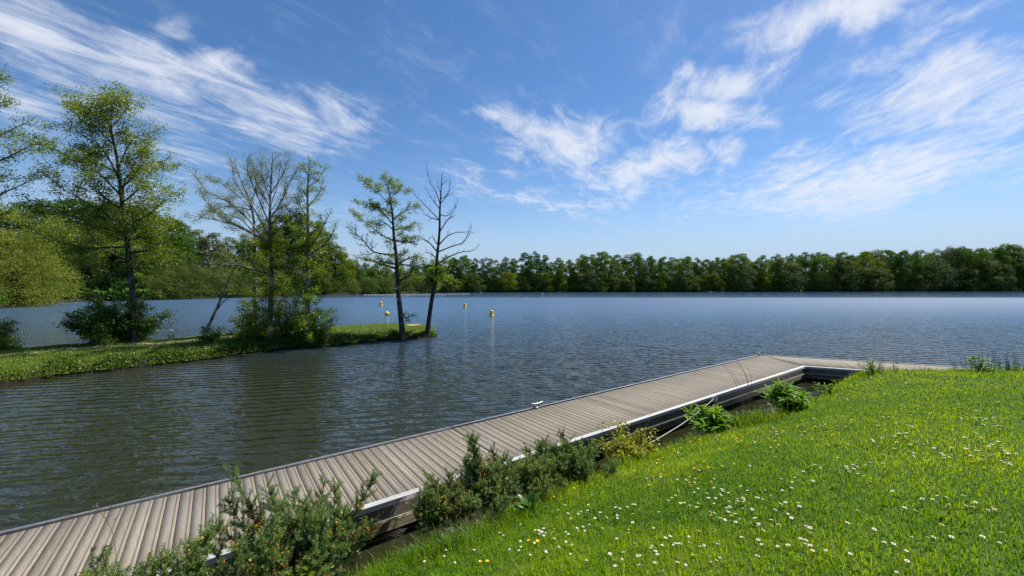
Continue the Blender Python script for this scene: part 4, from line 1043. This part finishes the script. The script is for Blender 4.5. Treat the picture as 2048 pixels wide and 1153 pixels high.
tuft('tall_grass_tuft', 'thick tuft of tall grass at the foot of the dark flowering gorse', on_lawn(900, 1068, 3.72), 420, .34, .15, M['longgrass'])
tuft('tall_grass_tuft', 'tall grass at the foot of the gorse with the upright spike', on_lawn(985, 1020, 4.15), 260, .26, .13, M['longgrass'])
tuft('tall_grass_tuft', 'tall grass leaning over the dark gap beside the largest gorse', on_lawn(735, 1150, 3.0), 200, .26, .12, M['longgrass'])
tuft('tall_grass_tuft', 'few long grass blades standing up in the dark water gap', px(782, 1118, 3.75), 26, .36, .06, M['longgrass'])
tuft('tall_grass_tuft', 'long grass between the rope and the leafy plant by it', on_lawn(1360, 862, 6.35), 260, .26, .16, M['longgrass'], .006)
tuft('tall_grass_tuft', 'rough grass between the two bright leafy plants', on_lawn(1500, 825, 7.25), 520, .40, .24, M['longgrass'], .006)
tuft('tall_grass_tuft', 'rough grass beside the pontoon bracket', on_lawn(1465, 822, 7.15), 300, .38, .18, M['longgrass'], .006)
tuft('reed_stalks', 'five thin brown dry stalks rising across the pontoon deck', on_lawn(1500, 818, 7.6), 20, .3, .08, M['drygrass'], .004, (.1, .5), 'dry stalks')
for k in range(15):
    u_ = .9 + 6.4 * (k + rng.random()) / 15; q = uv(u_, 3.40 + rng.uniform(-.08, .10)); z_ = float(lawn_field(np.array([q[0]]), np.array([q[1]]))[1][0])
    tuft('edge_grass_tuft', 'longer unmown tuft of grass on the lawn edge that faces the pontoon', (q[0], q[1], z_), int(rng.integers(50, 110)), rng.uniform(.14, .24), .09, M['longgrass'], .0035, group='unmown tufts along the lawn edge')
mb = MB()
dry = bpy.data.objects['reed_stalks']; ba = np.array(dry.location)
for (a, b_) in [((1475, 775), (1443, 728)), ((1480, 772), (1440, 725)), ((1495, 765), (1458, 700)), ((1497, 765), (1470, 722)), ((1503, 762), (1488, 728))]:
    Q = smooth(np.array([ba + np.array([rng.normal(0, .05), rng.normal(0, .05), -.03]), px(a[0], a[1], 7.65), px(b_[0], b_[1], 7.9)])) - ba; mb.tube(Q, np.linspace(.0045, .002, len(Q)), 4)
mb.build('stalks', M['drygrass'], dry)
# one weed stalk in front of the near deck, and a white dry blade by the gap
tuft('dry_weed', 'thin reddish dry weed stalk in front of the near end of the deck', px(235, 1165, 2.9), 8, .2, .04, M['drygrass'], .003, (.1, .5), 'weed')
dw = bpy.data.objects['dry_weed']; ba = np.array(dw.location); mb = MB(); sd = MB()
stem_ = smooth(np.array([px(240, 1175, 2.9), px(232, 1110, 2.95), px(224, 1060, 3.0), px(205, 1030, 3.0), px(200, 1018, 3.0)])) - ba; mb.tube(stem_, .0022, 4)
for t in (.55, .68, .8, .92): 
    b = stem_[int(t * (len(stem_) - 1))]; e_ = b + np.array([rng.normal(0, .05), rng.normal(0, .03), .05]); mb.tube(np.array([b, (b + e_) / 2 + [0, 0, .01], e_]), .0014, 3); sd.leaves(e_ + rng.normal(0, .010, (14, 3)), rng.normal(size=(14, 3)), .012, .6)
mb.build('stalks', M['drygrass'], dw); sd.build('seed_heads', M['drygrass'], dw)


def weed(at, h, label, n=5, group='tall weeds on the lawn edge'):
    at = np.asarray(at, float); root = thing('tall_weed', at, label, 'weed', group); st = MB(); lf = MB()
    for k in range(n):
        az = rng.uniform(0, 6.28); L = h * rng.uniform(.6, 1.1); bend = rng.uniform(.0, .35); b = np.array([rng.normal(0, .06), rng.normal(0, .06), -.04])
        f = lambda t: b + np.array([math.cos(az) * bend * L * t, math.sin(az) * bend * L * t, L * t])
        st.tube(np.array([f(t) for t in np.linspace(0, 1, 4)]), np.linspace(.004, .002, 4), 3)
        m = int(60 * L); ts = rng.uniform(.15, 1, m); q = np.array([f(t) for t in ts]); d = rng.normal(size=(m, 3)); d[:, 2] = np.abs(d[:, 2]) * .5; d /= np.linalg.norm(d, axis=1)[:, None]
        sz = .07 * (1.15 - ts); lf.leaves(q + d * sz[:, None] * .5, np.cross(d, rng.normal(size=(m, 3))), sz, .28, 0, None, None, d)
    st.build('stems', M['stem_wood'], root); lf.build('foliage', M['weed'], root)


for k, (a, hh_) in enumerate([(1735, .46), (1758, .34), (1790, .38), (1925, .34), (1948, .34), (1968, .46), (1985, .42), (2003, .34), (2022, .36), (2040, .38), (2075, .4)]):
    p = on_lawn(a, 738, 8.75 + .04 * math.sin(k)); hh_ *= 1.25; weed(p, hh_, 'tall thin grey green weed standing against the water on the lawn edge' if k > 2 else 'tall thin grey green weed standing against the pontoon deck', 3 if k < 3 else 5)

# ------------------------------------------------------------------ flowers in the lawn
def flower_mesh(kind):
    mb = MB(); n = 14 if kind == 'daisy' else 5
    rr = .0112 if kind == 'daisy' else .0135
    for k in range(n):
        a = k * 2 * np.pi / n + rng.normal(0, .05); c, s = math.cos(a), math.sin(a); w_ = .0036 if kind == 'daisy' else .0085; u = np.array([c, s, 0]); v = np.array([-s, c, 0]); lift = .002 if kind == 'daisy' else .008
        mb.add([u * .003 - v * w_ * .4, u * rr * .6 - v * w_ + [0, 0, lift * .5], u * rr + [0, 0, lift], u * rr * .6 + v * w_ + [0, 0, lift * .5], u * .003 + v * w_ * .4], [(0, 1, 2, 3, 4)], 0, rng.random())
    mb.lathe([(.0046, .0008), (.004, .0032), (.002, .0045), (.0001, .0048)], 8, 1)
    mb.tube(np.array([(0, 0, 0), (.002, .001, -.03), (.004, .0, -.075)]), .0011, 4, 2)
    return mb


def flower(name, kind):
    o = flower_mesh(kind).build(name, [M['petal'] if kind == 'daisy' else M['butter'], M['disc'], M['stem']]); return o


dz = flower('daisy', 'daisy'); bt = flower('buttercup', 'butter')
DC = [(1090, 1090, 55, 35, 26), (1170, 1060, 45, 30, 14), (1240, 1040, 60, 35, 20), (1280, 1125, 60, 25, 18), (1340, 940, 40, 22, 12), (1370, 1000, 50, 30, 16), (1440, 1010, 60, 25, 22), (1490, 1040, 50, 35, 18), (1430, 1115, 60, 25, 16), (1540, 1050, 60, 25, 16), (1600, 1085, 60, 30, 12), (1690, 945, 40, 15, 14), (1580, 950, 60, 30, 10),
      (1800, 1075, 90, 45, 8), (1880, 1015, 40, 15, 10), (1960, 1040, 60, 25, 8), (1850, 905, 70, 25, 26), (1930, 915, 60, 20, 20), (2020, 925, 40, 20, 22), (1960, 880, 70, 20, 16), (1820, 850, 60, 18, 14), (1900, 840, 70, 16, 12), (2010, 840, 50, 20, 12), (1700, 800, 60, 10, 16), (1640, 795, 30, 8, 6), (1780, 790, 60, 12, 12), (1900, 770, 80, 10, 14), (1760, 765, 50, 6, 10), (1860, 755, 40, 5, 8),
      (1980, 790, 60, 12, 12), (1560, 870, 60, 22, 10), (1650, 860, 60, 20, 12), (1730, 900, 60, 20, 10), (1500, 880, 40, 15, 5), (880, 1130, 60, 20, 5), (960, 1115, 50, 20, 4), (1620, 1010, 200, 80, 14), (1850, 1100, 120, 40, 6), (1350, 890, 60, 15, 6), (1440, 860, 30, 10, 4)]
pts = []
for (a, b_, sx, sy, n_) in DC:
    pts += list(zip(rng.normal(a, sx * .8, n_), rng.normal(b_, sy * .8, n_)))
pts = np.array(pts); pts = pts[(pts[:, 1] < 1200)]
H = lawn_hit(pts[:, 0], pts[:, 1]); H = H[~np.isnan(H[:, 0])]; H = H[np.argsort(np.hypot(H[:, 0], H[:, 1]))]
first = True; sunv = np.array(sun_dir)
def head(p, o, s):
    o.location = (p[0], p[1], p[2] + rng.uniform(.030, .060)); d = Vector(sunv * .15 + np.array([0, 0, 1]) + rng.normal(0, .20, 3)); o.rotation_euler = d.to_track_quat('Z', 'Y').to_euler(); o.scale = (s,) * 3
for k, p in enumerate(H[:300]):
    o = dz if first else dz.copy()
    if not first: C.objects.link(o)
    first = False; head(p, o, rng.uniform(.85, 1.3)); tag(o, 'small white daisy with a yellow centre growing in the near lawn', 'daisy', 'daisies in the lawn')
mb = MB()
for p in H[300:]:
    f_ = flower_mesh('daisy'); d = Vector(sunv * .15 + np.array([0, 0, 1]) + rng.normal(0, .20, 3)); Mr = np.array(d.to_track_quat('Z', 'Y').to_matrix()) * rng.uniform(.9, 1.4); q = p + np.array([0, 0, rng.uniform(.05, .08)])
    for v, l, c, m_, t_ in zip(f_.v, f_.loops, f_.cnt, f_.mat, f_.tint): pass
    off = mb.nv
    for v, t_ in zip(f_.v, f_.tint): mb.v.append(v @ Mr.T + q); mb.tint.append(t_)
    for l, c, m_ in zip(f_.loops, f_.cnt, f_.mat): mb.loops.append(l + off); mb.cnt.append(c); mb.mat.append(m_)
    mb.nv += f_.nv
if len(H) > 300: tag(mb.build('far_daisies', [M['petal'], M['disc'], M['stem']]), 'white daisies scattered over the farther part of the lawn', 'daisies', 'daisies in the lawn', 'stuff')
BC = [(1075, 1095, 14, 12, 5), (930, 1088, 20, 5, 5), (965, 1140, 6, 4, 2), (1240, 930, 12, 6, 4), (1130, 1000, 15, 6, 3), (1410, 890, 40, 12, 8), (1480, 910, 50, 18, 9), (1540, 890, 30, 14, 6), (1360, 930, 40, 20, 6), (1450, 960, 50, 20, 7), (1500, 880, 60, 12, 6), (1600, 880, 60, 15, 5), (1300, 950, 30, 15, 4), (1430, 930, 40, 15, 5), (1900, 766, 8, 2, 2), (1960, 945, 10, 4, 2), (1060, 965, 10, 6, 2)]
pts = []
for (a, b_, sx, sy, n_) in BC: pts += list(zip(rng.normal(a, sx, n_), rng.normal(b_, sy, n_)))[:max(2, int(n_ * .75))]
pts = np.array(pts); HB = lawn_hit(pts[:, 0], pts[:, 1]); HB = HB[~np.isnan(HB[:, 0])]
for k, p in enumerate(HB):
    o = bt if k == 0 else bt.copy()
    if k: C.objects.link(o)
    head(p, o, rng.uniform(.95, 1.35)); o.location.z += .03; tag(o, 'bright yellow buttercup growing in the near lawn', 'buttercup', 'buttercups in the lawn')

# ------------------------------------------------------------------ buoys, float line, stump
def can_buoy(a, ybase, label, h=.66, tilt=0.0):
    d = EYE * F / (ybase - HOR); root = thing('can_buoy', ((a - 1024) / F * d, d, 0), label, 'buoy', 'yellow can buoys on the lake'); root.rotation_euler = (tilt, tilt * .6, 0)
    mb = MB(); mb.lathe([(0, -.12), (.24, -.12), (.265, -.05), (.265, .10), (.23, .16), (.0, .16)], 20); mb.build('float_collar', M['buoy'], root, smooth=False)
    mb = MB(); mb.lathe([(.195, .161), (.18, h - .05), (.15, h), (0, h)], 20); mb.build('body', M['buoy'], root)
    mb = MB(); t_ = np.linspace(0, np.pi, 7); mb.tube(np.stack([.05 * np.cos(t_), 0 * t_, h - .005 + .05 * np.sin(t_)], 1), .011, 5); mb.build('lifting_eye', M['steel'], root)
can_buoy(983, 633, 'nearest yellow can buoy, alone on the open water', .62, .05)
can_buoy(930, 616, 'yellow can buoy farther out beside the nearest can buoy', .62, -.04)
can_buoy(762, 612, 'yellow can buoy behind the round yellow buoy', .68, .03)
can_buoy(600, 608, 'yellow can buoy half hidden behind the trees of the spit', .75, .02)
d = EYE * F / (631 - HOR)
rt = thing('round_buoy', ((774 - 1024) / F * d, d, 0), 'round yellow buoy beside the alder at the tip of the spit', 'buoy'); mb = MB()
t_ = np.linspace(-np.pi / 2, np.pi / 2, 13); mb.lathe(np.stack([.255 * np.cos(t_) + 1e-4, .16 + .255 * np.sin(t_)], 1), 24); mb.build('body', M['buoy'], rt, smooth=True)
mb = MB(); mb.lathe([(.05, .40), (.05, .44), (.02, .46), (.001, .46)], 10); mb.build('lifting_eye', M['buoy'], rt)
for (a, yb, lb) in [(1052, 598, 'small white marker buoy out in the middle of the lake'), (962, 585.5, 'small pale marker post near the far shore by the float line'), (1085, 588, 'small white marker near the dark far shore')]:
    d = EYE * F / (yb - HOR); rt = thing('marker_buoy', ((a - 1024) / F * d, d, 0), lb, 'marker'); mb = MB(); mb.lathe([(.001, -.1), (.15, -.05), (.18, .08), (.13, .22), (.05, .28), (.001, .29)], 12); mb.build('body', M['white_plastic'], rt, smooth=True)
    mb = MB(); mb.tube(np.array([(0, 0, .27), (0, 0, .48)]), .03, 6); mb.build('stick', M['white_plastic'], rt)
# string of floats that marks the bathing place
fl0, fl1 = px(728, 590, 132), px(938, 588, 148); fl0[2] = fl1[2] = 0
rt = thing('float_line', (fl0 + fl1) / 2, 'long line of small white floats marking off the bathing water by the far bank', 'float line'); c0 = (fl0 + fl1) / 2; mb = MB()
ts = np.linspace(0, 1, 70); sag = lambda t: fl0 * (1 - t) + fl1 * t + np.array([0, -5 * math.sin(math.pi * t), 0]) - c0
mb.tube(np.array([sag(t) + [0, 0, .03] for t in ts]), .015, 4); mb.build('cord', M['rope'], rt)
fb = MB(); fb.lathe([(.001, -.12), (.09, -.07), (.12, .03), (.09, .10), (.001, .13)], 8); f0 = fb.build('float', M['white_plastic'], rt, smooth=True); f0.location = sag(0)
for t in ts[1:]:
    f = f0.copy(); C.objects.link(f); f.parent = rt; f.location = sag(t)
    if rng.random() < .12: f.scale = (1.3, 1.3, 2.2)
# stump, brick on the spit
st = px(343, 689, 20.3); st = np.array([st[0], st[1], .40])
rt = thing('wooden_stump', st, 'short pale wooden post standing on the spit beside the path', 'post'); mb = MB()
mb.lathe([(.15, -.3), (.14, .1), (.135, .38), (.13, .40), (.001, .41)], 12); mb.build('post', M['post_wood'], rt)
p = px(184, 742, 15.75); mb = MB(); mb.box(-.11, .11, -.06, .06, -.04, .07); br = mb.build('broken_brick', M['brick']); br.location = (p[0], p[1], .06); br.rotation_euler = (.1, .15, .4)
bm_ = br.modifiers.new('worn', 'BEVEL'); bm_.width = .015; bm_.segments = 2
tag(br, 'red broken brick at the water edge of the spit', 'brick')
